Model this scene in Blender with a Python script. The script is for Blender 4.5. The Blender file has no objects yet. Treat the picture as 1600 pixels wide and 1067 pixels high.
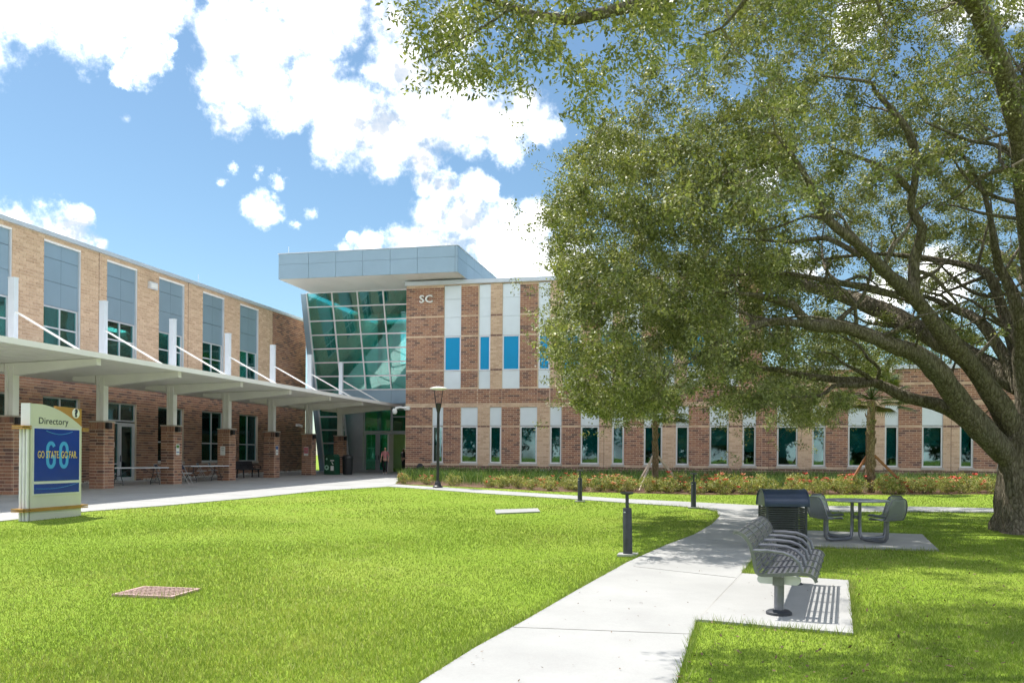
import bpy, bmesh, math, random
import numpy as np
from mathutils import Vector, Matrix

random.seed(7)
rng = np.random.default_rng(11)
R = math.radians
scene = bpy.context.scene

# ------------------------------------------------------------------ camera
# World axes follow the buildings: X runs along the brick hall, Y along the left wing.
F_PX, EYE, HZ, ROLL = 1324.0, 1.65, 712.6, 0.008      # focal length and horizon row for a 1600 px wide picture
YAW = math.atan(304.0 / 1324.0)
CY, SY = math.cos(YAW), math.sin(YAW)
SLOPE = 0.010                                           # the ground climbs gently towards the buildings

cam_data = bpy.data.cameras.new("camera")
cam = bpy.data.objects.new("camera", cam_data)
scene.collection.objects.link(cam)
cam_data.sensor_width = 36.0
cam_data.lens = 36.0 * F_PX / 1600.0
cam_data.shift_y = (HZ - 533.5) / 1600.0
cam_data.clip_start, cam_data.clip_end = 0.1, 3000.0
cam.matrix_world = (Matrix.Translation((0, 0, EYE)) @ Matrix.Rotation(YAW, 4, 'Z')
                    @ Matrix.Rotation(R(90), 4, 'X') @ Matrix.Rotation(ROLL, 4, 'Z'))
scene.camera = cam

# ------------------------------------------------------------------ light
TO_SUN = Vector((-0.488, 0.247, 1.0)).normalized()
SUN_EL = math.asin(TO_SUN.z)
SUN_ROT = math.atan2(TO_SUN.x, TO_SUN.y)
scene.view_settings.view_transform = 'Standard'
scene.view_settings.look = 'None'
scene.view_settings.gamma = 1.0
scene.cycles.max_bounces = 7
scene.cycles.diffuse_bounces = 4
scene.cycles.glossy_bounces = 3
scene.cycles.transparent_max_bounces = 12
scene.cycles.adaptive_threshold = 0.02
scene.view_settings.exposure = 1.66
SKY_STRENGTH = 0.05
SUN_STRENGTH = 2.25

def cam_dir(px, py):
    xi, yi = px - 800.0, py - HZ
    x, y = xi + yi * ROLL, yi - xi * ROLL
    v = Vector((x * CY - F_PX * SY, x * SY + F_PX * CY, -y))
    return v.normalized(), v.length

world = bpy.data.worlds.new("World")
scene.world = world
world.use_nodes = True
wn, wl = world.node_tree.nodes, world.node_tree.links
wn.clear()
w_out = wn.new('ShaderNodeOutputWorld')
w_bg = wn.new('ShaderNodeBackground')
w_bg.inputs['Strength'].default_value = SKY_STRENGTH
sky = wn.new('ShaderNodeTexSky')
sky.sky_type = 'NISHITA'
sky.sun_disc = False
sky.sun_elevation = SUN_EL
sky.sun_rotation = SUN_ROT
sky.altitude = 0.0
sky.air_density, sky.dust_density, sky.ozone_density = 1.0, 0.4, 1.8
w_tc = wn.new('ShaderNodeTexCoord')

def wmath(op, a, b=None, clamp=False):
    n = wn.new('ShaderNodeMath'); n.operation = op; n.use_clamp = clamp
    for i, v in enumerate((a, b)):
        if v is None: continue
        if isinstance(v, (int, float)): n.inputs[i].default_value = v
        else: wl.new(v, n.inputs[i])
    return n.outputs[0]

def wnoise(scale, detail, rough, vec=None, w=0.0):
    n = wn.new('ShaderNodeTexNoise'); n.noise_dimensions = '4D'
    n.inputs['Scale'].default_value = scale; n.inputs['Detail'].default_value = detail
    n.inputs['Roughness'].default_value = rough; n.inputs['W'].default_value = w
    wl.new(vec if vec is not None else w_tc.outputs['Generated'], n.inputs['Vector'])
    return n

# cumulus banks: direction on the sky (given through the photograph's pixel grid) and angular size
CLOUDS = [(40, -20, 110), (110, 5, 95), (185, 25, 75), (225, 60, 45), (255, 10, 55), (235, 100, 40), (200, 112, 24), (265, 82, 20), (-90, -30, 160),
          (345, 60, 62), (350, 130, 58), (355, 190, 40), (400, 50, 90), (410, 140, 70), (470, 30, 90), (490, 150, 75), (455, 180, 40), (540, 20, 60), (545, 190, 85), (520, 215, 55), (600, 215, 80),
          (660, 190, 85), (640, 110, 80), (620, 40, 55), (700, 130, 75), (735, 190, 70), (790, 200, 62), (835, 200, 40), (655, 255, 42), (600, 255, 45), (430, -70, 120), (600, -110, 120), (700, 60, 60), (820, 170, 45),
          (680, 340, 55), (730, 345, 62), (780, 375, 70), (640, 385, 48), (575, 390, 36), (535, 388, 20), (745, 300, 34), (690, 300, 34), (845, 345, 40), (880, 410, 70), (700, 395, 60), (820, 410, 60), (770, 300, 22), (550, 372, 14), (660, 290, 26),
          (412, 322, 50, .62), (430, 322, 44, .6), (446, 279, 26, .5), (411, 268, 26, .42), (360, 262, 24, .42), (488, 331, 40, .36), (465, 350, 30, .3), (190, 175, 40, .2), (350, 290, 26, .25),
          (15, 370, 56), (100, 372, 50), (60, 365, 45), (118, 345, 26), (22, 340, 26), (145, 385, 22), (-80, 380, 80),
          (955, 225, 38), (985, 255, 28), (1185, 265, 45), (1340, 20, 60), (1500, 10, 55), (1470, 430, 60), (1250, 420, 50), (1380, 470, 45), (1580, 20, 40)]
wob = wnoise(10.0, 8.0, 0.72, w=3.1)
vs = wn.new('ShaderNodeVectorMath'); vs.operation = 'SUBTRACT'; vs.inputs[1].default_value = (0.5, 0.5, 0.5)
wl.new(wob.outputs['Color'], vs.inputs[0])
vk = wn.new('ShaderNodeVectorMath'); vk.operation = 'SCALE'; vk.inputs['Scale'].default_value = 0.06
wl.new(vs.outputs[0], vk.inputs[0])
va = wn.new('ShaderNodeVectorMath'); va.operation = 'ADD'
wl.new(w_tc.outputs['Generated'], va.inputs[0]); wl.new(vk.outputs[0], va.inputs[1])
total = None
for px, py, pr, *gain in CLOUDS:
    dv, ln = cam_dir(px, py)
    n = wn.new('ShaderNodeVectorMath'); n.operation = 'DISTANCE'
    n.inputs[1].default_value = dv; wl.new(va.outputs[0], n.inputs[0])
    fall = wmath('SUBTRACT', gain[0] if gain else 1.0, wmath('DIVIDE', n.outputs['Value'], pr / ln))
    total = fall if total is None else wmath('MAXIMUM', total, fall)
# broken cumulus goes on over the unseen sky, its cover raised to brighten the shade
sep = wn.new('ShaderNodeSeparateXYZ'); wl.new(w_tc.outputs['Generated'], sep.inputs[0])
fwd = wn.new('ShaderNodeVectorMath'); fwd.operation = 'DOT_PRODUCT'
fwd.inputs[1].default_value = Vector((-SY, CY, 0.35)).normalized(); wl.new(w_tc.outputs['Generated'], fwd.inputs[0])
away = wn.new('ShaderNodeMapRange'); away.inputs['From Min'].default_value = 0.70; away.inputs['From Max'].default_value = 0.55
away.inputs['To Min'].default_value = -1.2; away.inputs['To Max'].default_value = 0.0
wl.new(fwd.outputs['Value'], away.inputs['Value'])
big = wnoise(2.6, 2.0, 0.5, w=1.3)
rest = wmath('ADD', wmath('MULTIPLY', wmath('SUBTRACT', big.outputs['Fac'], 0.445), 4.0), away.outputs['Result'])
total = wmath('MAXIMUM', total, rest)
edge = wnoise(11.0, 8.0, 0.62, w=0.4)
fine = wnoise(34.0, 6.0, 0.62, w=5.5)
dens = wmath('ADD', wmath('ADD', total, wmath('MULTIPLY', wmath('SUBTRACT', edge.outputs['Fac'], 0.5), 1.1)), wmath('MULTIPLY', wmath('SUBTRACT', fine.outputs['Fac'], 0.5), 1.0))
wisp = wnoise(95.0, 5.0, 0.6, w=2.2)
dens = wmath('ADD', dens, wmath('MULTIPLY', wmath('SUBTRACT', wisp.outputs['Fac'], 0.5), 0.55))
mask = wn.new('ShaderNodeMapRange'); mask.interpolation_type = 'SMOOTHSTEP'
mask.inputs['From Min'].default_value = 0.02; mask.inputs['From Max'].default_value = 0.8
wl.new(dens, mask.inputs['Value'])
# relief: a puff is bright where the cloud thins out towards the sun, grey where more cloud stands before it
soff = wn.new('ShaderNodeVectorMath'); soff.operation = 'ADD'; soff.inputs[1].default_value = TO_SUN * 0.035
wl.new(w_tc.outputs['Generated'], soff.inputs[0])
edge2 = wnoise(11.0, 8.0, 0.62, vec=soff.outputs[0], w=0.4)
soff2 = wn.new('ShaderNodeVectorMath'); soff2.operation = 'ADD'; soff2.inputs[1].default_value = TO_SUN * 0.012
wl.new(w_tc.outputs['Generated'], soff2.inputs[0])
fine2 = wnoise(34.0, 6.0, 0.62, vec=soff2.outputs[0], w=5.5)
body = wnoise(4.0, 4.0, 0.55, w=7.7)
rel = wmath('ADD', wmath('MULTIPLY', wmath('SUBTRACT', edge.outputs['Fac'], edge2.outputs['Fac']), 2.2), wmath('MULTIPLY', wmath('SUBTRACT', fine.outputs['Fac'], fine2.outputs['Fac']), 1.4))
lit = wmath('ADD', wmath('ADD', rel, 0.47), wmath('MULTIPLY', wmath('SUBTRACT', body.outputs['Fac'], 0.5), 1.6), clamp=True)
cmix = wn.new('ShaderNodeMix'); cmix.data_type = 'RGBA'
CL = 12.0
cmix.inputs['A'].default_value = (0.46 * CL, 0.49 * CL, 0.53 * CL, 1)
cmix.inputs['B'].default_value = (2.15 * CL, 2.14 * CL, 2.12 * CL, 1)
wl.new(lit, cmix.inputs['Factor'])
wmix = wn.new('ShaderNodeMix'); wmix.data_type = 'RGBA'
wl.new(mask.outputs['Result'], wmix.inputs['Factor'])
tint = wn.new('ShaderNodeMix'); tint.data_type = 'RGBA'; tint.blend_type = 'MULTIPLY'; tint.inputs['Factor'].default_value = 1.0
tint.inputs['B'].default_value = (0.80, 0.93, 0.92, 1)
wl.new(sky.outputs['Color'], tint.inputs['A']); wl.new(tint.outputs['Result'], wmix.inputs['A']); wl.new(cmix.outputs['Result'], wmix.inputs['B'])
wl.new(wmix.outputs['Result'], w_bg.inputs['Color'])
wl.new(w_bg.outputs[0], w_out.inputs['Surface'])

sun_data = bpy.data.lights.new("sun", 'SUN')
sun_data.energy = SUN_STRENGTH
sun_data.angle = R(0.53)
sun_data.color = (1.0, 0.955, 0.88)
sun = bpy.data.objects.new("sun", sun_data)
scene.collection.objects.link(sun)
sun.rotation_euler = (-TO_SUN).to_track_quat('-Z', 'Y').to_euler()

# ------------------------------------------------------------------ helpers: positions
def gz(y):
    return SLOPE * min(max(y, -20.0), 60.0)

def wxy(xc, d):
    """distance right of / ahead of the photographer -> world X, Y"""
    return xc * CY - d * SY, xc * SY + d * CY

def P(px, py, d):
    xi, yi = px - 800.0, py - HZ
    x, y = xi + yi * ROLL, yi - xi * ROLL
    X, Y = wxy(x / F_PX * d, d)
    return Vector((X, Y, EYE - y / F_PX * d))

def G(px, py):
    """spot on the sloping ground"""
    xi, yi = px - 800.0, py - HZ
    x, y = xi + yi * ROLL, yi - xi * ROLL
    d = EYE / (y / F_PX + SLOPE * (SY * x / F_PX + CY))
    X, Y = wxy(x / F_PX * d, d)
    return Vector((X, Y, gz(Y)))

def XF(px, yplane, py=700.0):
    r = ((px - 800.0) + (py - HZ) * ROLL) / F_PX
    d = yplane / (CY + SY * r)
    return (CY * r - SY) * d

# ------------------------------------------------------------------ helpers: meshes
COL = scene.collection

class MB:
    def __init__(s): s.v, s.f, s.m = [], [], []
    def add(s, vs, fs, mi=0):
        o = len(s.v); s.v.extend(vs)
        for f in fs:
            s.f.append(tuple(i + o for i in f)); s.m.append(mi)
        return s
    def box(s, x0, x1, y0, y1, z0, z1, mi=0):
        x0, x1 = sorted((x0, x1)); y0, y1 = sorted((y0, y1)); z0, z1 = sorted((z0, z1))
        return s.add([(x0, y0, z0), (x1, y0, z0), (x1, y1, z0), (x0, y1, z0), (x0, y0, z1), (x1, y0, z1), (x1, y1, z1), (x0, y1, z1)],
                     [(0, 3, 2, 1), (4, 5, 6, 7), (0, 1, 5, 4), (1, 2, 6, 5), (2, 3, 7, 6), (3, 0, 4, 7)], mi)
    def hexa(s, bottom, top, mi=0):
        return s.add(list(bottom) + list(top), [(0, 3, 2, 1), (4, 5, 6, 7), (0, 1, 5, 4), (1, 2, 6, 5), (2, 3, 7, 6), (3, 0, 4, 7)], mi)
    def bar(s, a, b, wd, ht, up=(0, 0, 1), mi=0):
        a, b = Vector(a), Vector(b); t = (b - a).normalized(); u = Vector(up)
        sd = t.cross(u)
        if sd.length < 1e-4: sd = t.cross(Vector((1, 0, 0)))
        sd.normalize(); u = sd.cross(t).normalized()
        q = [sd * (i * wd / 2) + u * (j * ht / 2) for i, j in ((-1, -1), (1, -1), (1, 1), (-1, 1))]
        return s.hexa([tuple(a + k) for k in q], [tuple(b + k) for k in q], mi)
    def tube(s, pts, rad, n=8, mi=0, cap=True):
        pts = [Vector(p) for p in pts]
        if isinstance(rad, (int, float)): rad = [rad] * len(pts)
        rings, prev = [], None
        for i, p in enumerate(pts):
            t = (pts[min(i + 1, len(pts) - 1)] - pts[max(i - 1, 0)])
            if t.length < 1e-7: t = Vector((0, 0, 1))
            t.normalize()
            if prev is None:
                a = Vector((0, 0, 1)) if abs(t.z) < 0.9 else Vector((1, 0, 0))
                u = t.cross(a).normalized()
            else:
                u = (prev - t * prev.dot(t))
                u = u.normalized() if u.length > 1e-5 else t.orthogonal().normalized()
            prev = u; w = t.cross(u)
            rings.append([tuple(p + (u * math.cos(2 * math.pi * k / n) + w * math.sin(2 * math.pi * k / n)) * rad[i]) for k in range(n)])
        vs = [q for r_ in rings for q in r_]; fs = []
        for i in range(len(pts) - 1):
            for k in range(n):
                fs.append((i * n + k, i * n + (k + 1) % n, (i + 1) * n + (k + 1) % n, (i + 1) * n + k))
        if cap:
            fs.append(tuple(range(n - 1, -1, -1))); fs.append(tuple(range((len(pts) - 1) * n, len(pts) * n)))
        return s.add(vs, fs, mi)
    def lathe(s, c, prof, n=20, mi=0):
        cx, cy, cz = c; vs, fs = [], []
        for r_, z in prof:
            for k in range(n):
                a = 2 * math.pi * k / n
                vs.append((cx + r_ * math.cos(a), cy + r_ * math.sin(a), cz + z))
        for i in range(len(prof) - 1):
            for k in range(n):
                fs.append((i * n + k, i * n + (k + 1) % n, (i + 1) * n + (k + 1) % n, (i + 1) * n + k))
        fs.append(tuple(range(n - 1, -1, -1))); fs.append(tuple(range((len(prof) - 1) * n, len(prof) * n)))
        return s.add(vs, fs, mi)
    def prism(s, poly, fn, a, b, mi=0):
        """2D outline extruded between a and b; fn(u, v, t) -> point"""
        n = len(poly)
        vs = [fn(u, v, a) for u, v in poly] + [fn(u, v, b) for u, v in poly]
        fs = [tuple(range(n - 1, -1, -1)), tuple(range(n, 2 * n))] + [(i, (i + 1) % n, n + (i + 1) % n, n + i) for i in range(n)]
        return s.add(vs, fs, mi)
    def build(s, name, mat=None, parent=None, smooth=False, loc=None):
        me = bpy.data.meshes.new(name)
        me.from_pydata([tuple(v) for v in s.v], [], s.f)
        mats = mat if isinstance(mat, (list, tuple)) else [mat]
        for m in mats:
            if m: me.materials.append(m)
        if len(mats) > 1: me.polygons.foreach_set('material_index', s.m)
        me.update()
        bm = bmesh.new(); bm.from_mesh(me); bmesh.ops.recalc_face_normals(bm, faces=bm.faces); bm.to_mesh(me); bm.free()
        if smooth:
            me.shade_smooth(); me.set_sharp_from_angle(angle=R(38))
        return link(name, me, parent, loc)

def link(name, data, parent=None, loc=None):
    o = bpy.data.objects.new(name, data); COL.objects.link(o)
    if parent is not None: o.parent = parent
    if loc is not None: o.location = loc
    return o

def soup(name, verts, faces, mat, parent=None):
    """big mesh straight from numpy arrays; faces is (n, 3) or (n, 4)"""
    me = bpy.data.meshes.new(name)
    verts = np.asarray(verts, np.float32); faces = np.asarray(faces, np.int32)
    k = faces.shape[1]
    me.vertices.add(len(verts)); me.vertices.foreach_set('co', verts.ravel())
    me.loops.add(faces.size); me.loops.foreach_set('vertex_index', faces.ravel())
    me.polygons.add(len(faces)); me.polygons.foreach_set('loop_start', np.arange(0, faces.size, k, dtype=np.int32))
    me.polygons.foreach_set('loop_total', np.full(len(faces), k, np.int32))
    me.update(calc_edges=True)
    me.materials.append(mat)
    return link(name, me, parent)

def tag(o, label=None, cat=None, group=None, kind=None):
    if label: o['label'] = label
    if cat: o['category'] = cat
    if group: o['group'] = group
    if kind: o['kind'] = kind
    return o

def thing(name, label, cat, loc=(0, 0, 0), rz=0.0, group=None):
    o = bpy.data.objects.new(name, None); COL.objects.link(o)
    o.empty_display_size = 0.2
    o.location = loc; o.rotation_euler = (0, 0, rz)
    return tag(o, label, cat, group)

def copy_tree(o, parent=None):
    c = o.copy(); COL.objects.link(c); c.parent = parent
    for ch in o.children: copy_tree(ch, c)
    return c

def text_mesh(body, size, extrude=0.0, sx=1.0, bold=0.0):
    cu = bpy.data.curves.new("lettering", 'FONT')
    cu.body = body; cu.size = size; cu.extrude = extrude; cu.offset = bold
    cu.align_x = 'CENTER'; cu.align_y = 'CENTER'
    cu.resolution_u = 3
    cu.space_character = 1.06
    tmp = bpy.data.objects.new("lettering", cu); COL.objects.link(tmp)
    dg = bpy.context.evaluated_depsgraph_get()
    me = bpy.data.meshes.new_from_object(tmp.evaluated_get(dg))
    bpy.data.objects.remove(tmp); bpy.data.curves.remove(cu)
    for v in me.vertices: v.co.x *= sx
    return me

def put_text(name, body, size, mat, parent, origin, right, up, extrude=0.004, sx=1.0, bold=0.0):
    me = text_mesh(body, size, extrude, sx, bold)
    right, up = Vector(right).normalized(), Vector(up).normalized(); nrm = right.cross(up)
    for v in me.vertices:
        v.co = Vector(origin) + right * v.co.x + up * v.co.y + nrm * v.co.z
    me.materials.clear(); me.materials.append(mat)
    return link(name, me, parent)

# ------------------------------------------------------------------ helpers: materials
def mat_base(name):
    m = bpy.data.materials.new(name); m.use_nodes = True
    nt = m.node_tree; b = nt.nodes['Principled BSDF']
    return m, nt, b

def sset(b, **kw):
    for k, v in kw.items():
        b.inputs[k.replace('_', ' ')].default_value = v

def ramp(nt, fac, stops, interp='LINEAR'):
    n = nt.nodes.new('ShaderNodeValToRGB'); n.color_ramp.interpolation = interp
    e = n.color_ramp.elements
    while len(e) < len(stops): e.new(0.5)
    for i, (p, c) in enumerate(stops):
        e[i].position = p; e[i].color = (*c, 1)
    nt.links.new(fac, n.inputs['Fac'])
    return n.outputs['Color']

def tnoise(nt, scale, detail=4.0, rough=0.55, coord='Object', stretch=None):
    tc = nt.nodes.new('ShaderNodeTexCoord'); n = nt.nodes.new('ShaderNodeTexNoise')
    n.inputs['Scale'].default_value = scale; n.inputs['Detail'].default_value = detail; n.inputs['Roughness'].default_value = rough
    src = tc.outputs[coord]
    if coord == 'World':
        src = None
    if stretch:
        mp = nt.nodes.new('ShaderNodeMapping'); mp.inputs['Scale'].default_value = stretch
        nt.links.new(src, mp.inputs['Vector']); src = mp.outputs['Vector']
    nt.links.new(src, n.inputs['Vector'])
    return n.outputs['Fac']

def wpos_noise(nt, scale, detail=4.0, rough=0.55, stretch=(1, 1, 1)):
    ge = nt.nodes.new('ShaderNodeNewGeometry'); n = nt.nodes.new('ShaderNodeTexNoise')
    mp = nt.nodes.new('ShaderNodeMapping'); mp.inputs['Scale'].default_value = stretch
    nt.links.new(ge.outputs['Position'], mp.inputs['Vector']); nt.links.new(mp.outputs['Vector'], n.inputs['Vector'])
    n.inputs['Scale'].default_value = scale; n.inputs['Detail'].default_value = detail; n.inputs['Roughness'].default_value = rough
    return n.outputs['Fac']

def mixc(nt, fac, a, b, blend='MIX'):
    n = nt.nodes.new('ShaderNodeMix'); n.data_type = 'RGBA'; n.blend_type = blend
    for key, v in (('Factor', fac), ('A', a), ('B', b)):
        if isinstance(v, (int, float)): n.inputs[key].default_value = v
        elif isinstance(v, (tuple, list)): n.inputs[key].default_value = (*v, 1)
        else: nt.links.new(v, n.inputs[key])
    return n.outputs['Result']

def bump(nt, b, height, strength=0.3, dist=0.01):
    n = nt.nodes.new('ShaderNodeBump'); n.inputs['Strength'].default_value = strength; n.inputs['Distance'].default_value = dist
    nt.links.new(height, n.inputs['Height']); nt.links.new(n.outputs['Normal'], b.inputs['Normal'])

def mat_plain(name, col, rough=0.5, metal=0.0, vary=0.12, scale=3.0, spec=0.5, bmp=0.0, bscale=60.0):
    m, nt, b = mat_base(name)
    f = wpos_noise(nt, scale, 5.0, 0.6)
    lo = tuple(c * (1 - vary) for c in col); hi = tuple(min(1, c * (1 + vary)) for c in col)
    nt.links.new(ramp(nt, f, [(0.3, lo), (0.7, hi)]), b.inputs['Base Color'])
    sset(b, Roughness=rough, Metallic=metal); b.inputs['Specular IOR Level'].default_value = spec
    if bmp: bump(nt, b, wpos_noise(nt, bscale, 3.0, 0.6), bmp)
    return m

def mat_random(name, stops, rough=0.85, fine=0.25, bmp=0.35):
    """each piece takes its own shade, whether it is an object of its own or one of many joined pieces"""
    m, nt, b = mat_base(name)
    oi = nt.nodes.new('ShaderNodeObjectInfo'); ge = nt.nodes.new('ShaderNodeNewGeometry')
    ad = nt.nodes.new('ShaderNodeMath'); ad.operation = 'ADD'
    nt.links.new(oi.outputs['Random'], ad.inputs[0]); nt.links.new(ge.outputs['Random Per Island'], ad.inputs[1])
    fr = nt.nodes.new('ShaderNodeMath'); fr.operation = 'FRACT'; nt.links.new(ad.outputs[0], fr.inputs[0])
    col = ramp(nt, fr.outputs[0], stops)
    n = wpos_noise(nt, 14.0, 4.0, 0.6)
    col = mixc(nt, fine, col, ramp(nt, n, [(0.3, (0.25, 0.25, 0.25)), (0.7, (0.9, 0.9, 0.9))]), 'OVERLAY')
    nt.links.new(col, b.inputs['Base Color']); sset(b, Roughness=rough)
    b.inputs['Specular IOR Level'].default_value = 0.25
    bump(nt, b, wpos_noise(nt, 90.0, 3.0, 0.6), bmp, 0.004)
    return m

def mat_glass(name, tint, refl=0.16, rough=0.02, wave=0.006):
    """tinted glazing: what stands behind it shows through, what stands before it is mirrored"""
    m, nt, b = mat_base(name)
    nt.nodes.remove(b); out = nt.nodes['Material Output']
    tr = nt.nodes.new('ShaderNodeBsdfTransparent'); tr.inputs['Color'].default_value = (*tint, 1)
    gl = nt.nodes.new('ShaderNodeBsdfGlossy'); gl.inputs['Roughness'].default_value = rough
    gl.inputs['Color'].default_value = (0.75, 0.95, 0.95, 1)
    lw = nt.nodes.new('ShaderNodeLayerWeight'); lw.inputs['Blend'].default_value = 0.25
    mr = nt.nodes.new('ShaderNodeMapRange'); mr.inputs['To Min'].default_value = refl; mr.inputs['To Max'].default_value = 0.85
    nt.links.new(lw.outputs['Fresnel'], mr.inputs['Value'])
    bp = nt.nodes.new('ShaderNodeBump'); bp.inputs['Strength'].default_value = 0.35; bp.inputs['Distance'].default_value = wave
    nt.links.new(wpos_noise(nt, 0.9, 1.5, 0.5), bp.inputs['Height']); nt.links.new(bp.outputs['Normal'], gl.inputs['Normal'])
    mx = nt.nodes.new('ShaderNodeMixShader')
    nt.links.new(mr.outputs['Result'], mx.inputs['Fac']); nt.links.new(tr.outputs[0], mx.inputs[1]); nt.links.new(gl.outputs[0], mx.inputs[2])
    nt.links.new(mx.outputs[0], out.inputs['Surface'])
    return m

def mat_leaf(name, stops, rough=0.5, trans=0.35, gloss=0.3, patch=0.9, mottle=0.6, dry=None):
    m, nt, b = mat_base(name)
    out = nt.nodes['Material Output']
    ge = nt.nodes.new('ShaderNodeNewGeometry')
    col = ramp(nt, ge.outputs['Random Per Island'], stops)
    n = wpos_noise(nt, patch, 3.0, 0.6)
    col = mixc(nt, mottle, col, ramp(nt, n, [(0.32, (0.26, 0.28, 0.26)), (0.68, (0.78, 0.75, 0.62))]), 'OVERLAY')
    if dry:
        col = mixc(nt, ramp(nt, wpos_noise(nt, 1.3, 5.0, 0.65), [(0.52, (0, 0, 0)), (0.72, (0.6, 0.6, 0.6))]), col, dry)
        col = mixc(nt, ramp(nt, wpos_noise(nt, 0.22, 3.0, 0.6, (1.0, 0.35, 1.0)), [(0.42, (0.5, 0.5, 0.5)), (0.62, (0, 0, 0))]), col, (0.17, 0.28, 0.035))
    nt.links.new(col, b.inputs['Base Color']); sset(b, Roughness=rough); b.inputs['Specular IOR Level'].default_value = gloss
    tl = nt.nodes.new('ShaderNodeBsdfTranslucent')
    nt.links.new(mixc(nt, 1.0, col, (1.0, 1.0, 0.45), 'MULTIPLY'), tl.inputs['Color'])
    mx = nt.nodes.new('ShaderNodeMixShader'); mx.inputs['Fac'].default_value = trans
    nt.links.new(b.outputs[0], mx.inputs[1]); nt.links.new(tl.outputs[0], mx.inputs[2])
    nt.links.new(mx.outputs[0], out.inputs['Surface'])
    return m

def mat_emit(name, col, strength):
    m, nt, b = mat_base(name)
    sset(b, Roughness=0.5); b.inputs['Base Color'].default_value = (*col, 1)
    b.inputs['Emission Color'].default_value = (*col, 1); b.inputs['Emission Strength'].default_value = strength
    return m

M = {}
M['brick_brown'] = mat_random('brick_brown', [(0.0, (0.150, 0.092, 0.081)), (0.14, (0.204, 0.112, 0.092)), (0.3, (0.294, 0.151, 0.108)), (0.6, (0.360, 0.186, 0.124)), (0.85, (0.414, 0.230, 0.149)), (1.0, (0.324, 0.189, 0.149))])
M['brick_dark'] = mat_random('brick_dark', [(0.0, (0.156, 0.094, 0.081)), (0.5, (0.216, 0.124, 0.101)), (1.0, (0.264, 0.153, 0.121))])
M['brick_tan'] = mat_random('brick_tan', [(0.0, (0.516, 0.354, 0.247)), (0.5, (0.600, 0.425, 0.299)), (1.0, (0.672, 0.490, 0.351))])
M['mortar'] = mat_plain('mortar', (0.66, 0.52, 0.40), 0.95, vary=0.12, scale=2.0)
M['panel_blue'] = mat_plain('metal_panel_blue_grey', (0.27, 0.375, 0.46), 0.38, 0.35, vary=0.05, scale=0.6)
M['panel_white'] = mat_plain('metal_panel_pale', (0.68, 0.75, 0.80), 0.42, 0.15, vary=0.05, scale=0.7)
M['coping'] = mat_plain('coping_metal', (0.55, 0.60, 0.66), 0.4, 0.3, vary=0.06, scale=0.8)
M['aluminium'] = mat_plain('window_aluminium', (0.68, 0.70, 0.74), 0.38, 0.35, vary=0.05)
M['aluminium_dark'] = mat_plain('door_aluminium', (0.36, 0.38, 0.41), 0.42, 0.35, vary=0.06)
M['white_steel'] = mat_plain('painted_white_steel', (0.90, 0.87, 0.87), 0.45, 0.0, vary=0.05, scale=1.2)
M['fin_steel'] = mat_plain('painted_blue_grey_steel', (0.62, 0.68, 0.75), 0.4, 0.1, vary=0.04)
M['soffit'] = mat_plain('white_soffit', (0.78, 0.78, 0.75), 0.5, 0.0, vary=0.04, scale=0.5)
M['stone'] = mat_plain('cast_stone', (0.52, 0.46, 0.40), 0.85, vary=0.10, scale=6.0, bmp=0.2)
M['black_metal'] = mat_plain('black_painted_metal', (0.018, 0.019, 0.021), 0.42, 0.0, vary=0.2, scale=9.0)
M['charcoal_metal'] = mat_plain('charcoal_painted_metal', (0.045, 0.05, 0.06), 0.45, 0.1, vary=0.25, scale=8.0)
M['grey_metal'] = mat_plain('grey_powder_coat', (0.20, 0.205, 0.235), 0.3, 0.5, vary=0.15, scale=9.0)
M['navy_metal'] = mat_plain('navy_powder_coat', (0.035, 0.052, 0.095), 0.3, 0.2, vary=0.15, scale=7.0)
M['white_paint'] = mat_plain('white_paint', (0.80, 0.80, 0.78), 0.5, vary=0.03)
M['glass_teal'] = mat_glass('atrium_glass', (0.24, 0.76, 0.70), 0.15)
M['glass_dark'] = mat_glass('window_glass', (0.22, 0.55, 0.56), 0.07)
M['blue_shade'] = mat_plain('blue_window_film', (0.0, 0.30, 0.60), 0.5, vary=0.04, scale=0.7, spec=0.3)
M['room'] = mat_plain('interior_plaster', (0.58, 0.62, 0.58), 0.9, vary=0.12, scale=0.6)
M['blind'] = mat_plain('pale_blind', (0.62, 0.72, 0.70), 0.9, vary=0.06)
M['room_dark'] = mat_plain('interior_dark', (0.10, 0.12, 0.12), 0.9, vary=0.3, scale=0.8)
M['ceiling_light'] = mat_emit('ceiling_light', (1.0, 0.96, 0.85), 2.2)
M['rubber'] = mat_plain('roof_membrane', (0.55, 0.55, 0.53), 0.9, vary=0.1)

# ================================================================== THE SETTING
def mat_ground():
    m, nt, b = mat_base('lawn_soil')
    n1 = wpos_noise(nt, 0.35, 4.0, 0.6); n2 = wpos_noise(nt, 28.0, 5.0, 0.7); n3 = wpos_noise(nt, 1.6, 3.0, 0.6)
    c = ramp(nt, n2, [(0.25, (0.12, 0.20, 0.02)), (0.5, (0.20, 0.30, 0.03)), (0.75, (0.27, 0.37, 0.045))])
    c = mixc(nt, ramp(nt, n1, [(0.42, (0, 0, 0)), (0.68, (0.5, 0.5, 0.5))]), c, (0.28, 0.33, 0.06))
    c = mixc(nt, ramp(nt, n3, [(0.62, (0, 0, 0)), (0.78, (0.5, 0.5, 0.5))]), c, (0.26, 0.25, 0.10))
    nt.links.new(c, b.inputs['Base Color']); sset(b, Roughness=0.9); b.inputs['Specular IOR Level'].default_value = 0.1
    bump(nt, b, n2, 0.5, 0.03)
    return m
M['lawn'] = mat_ground()

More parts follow.
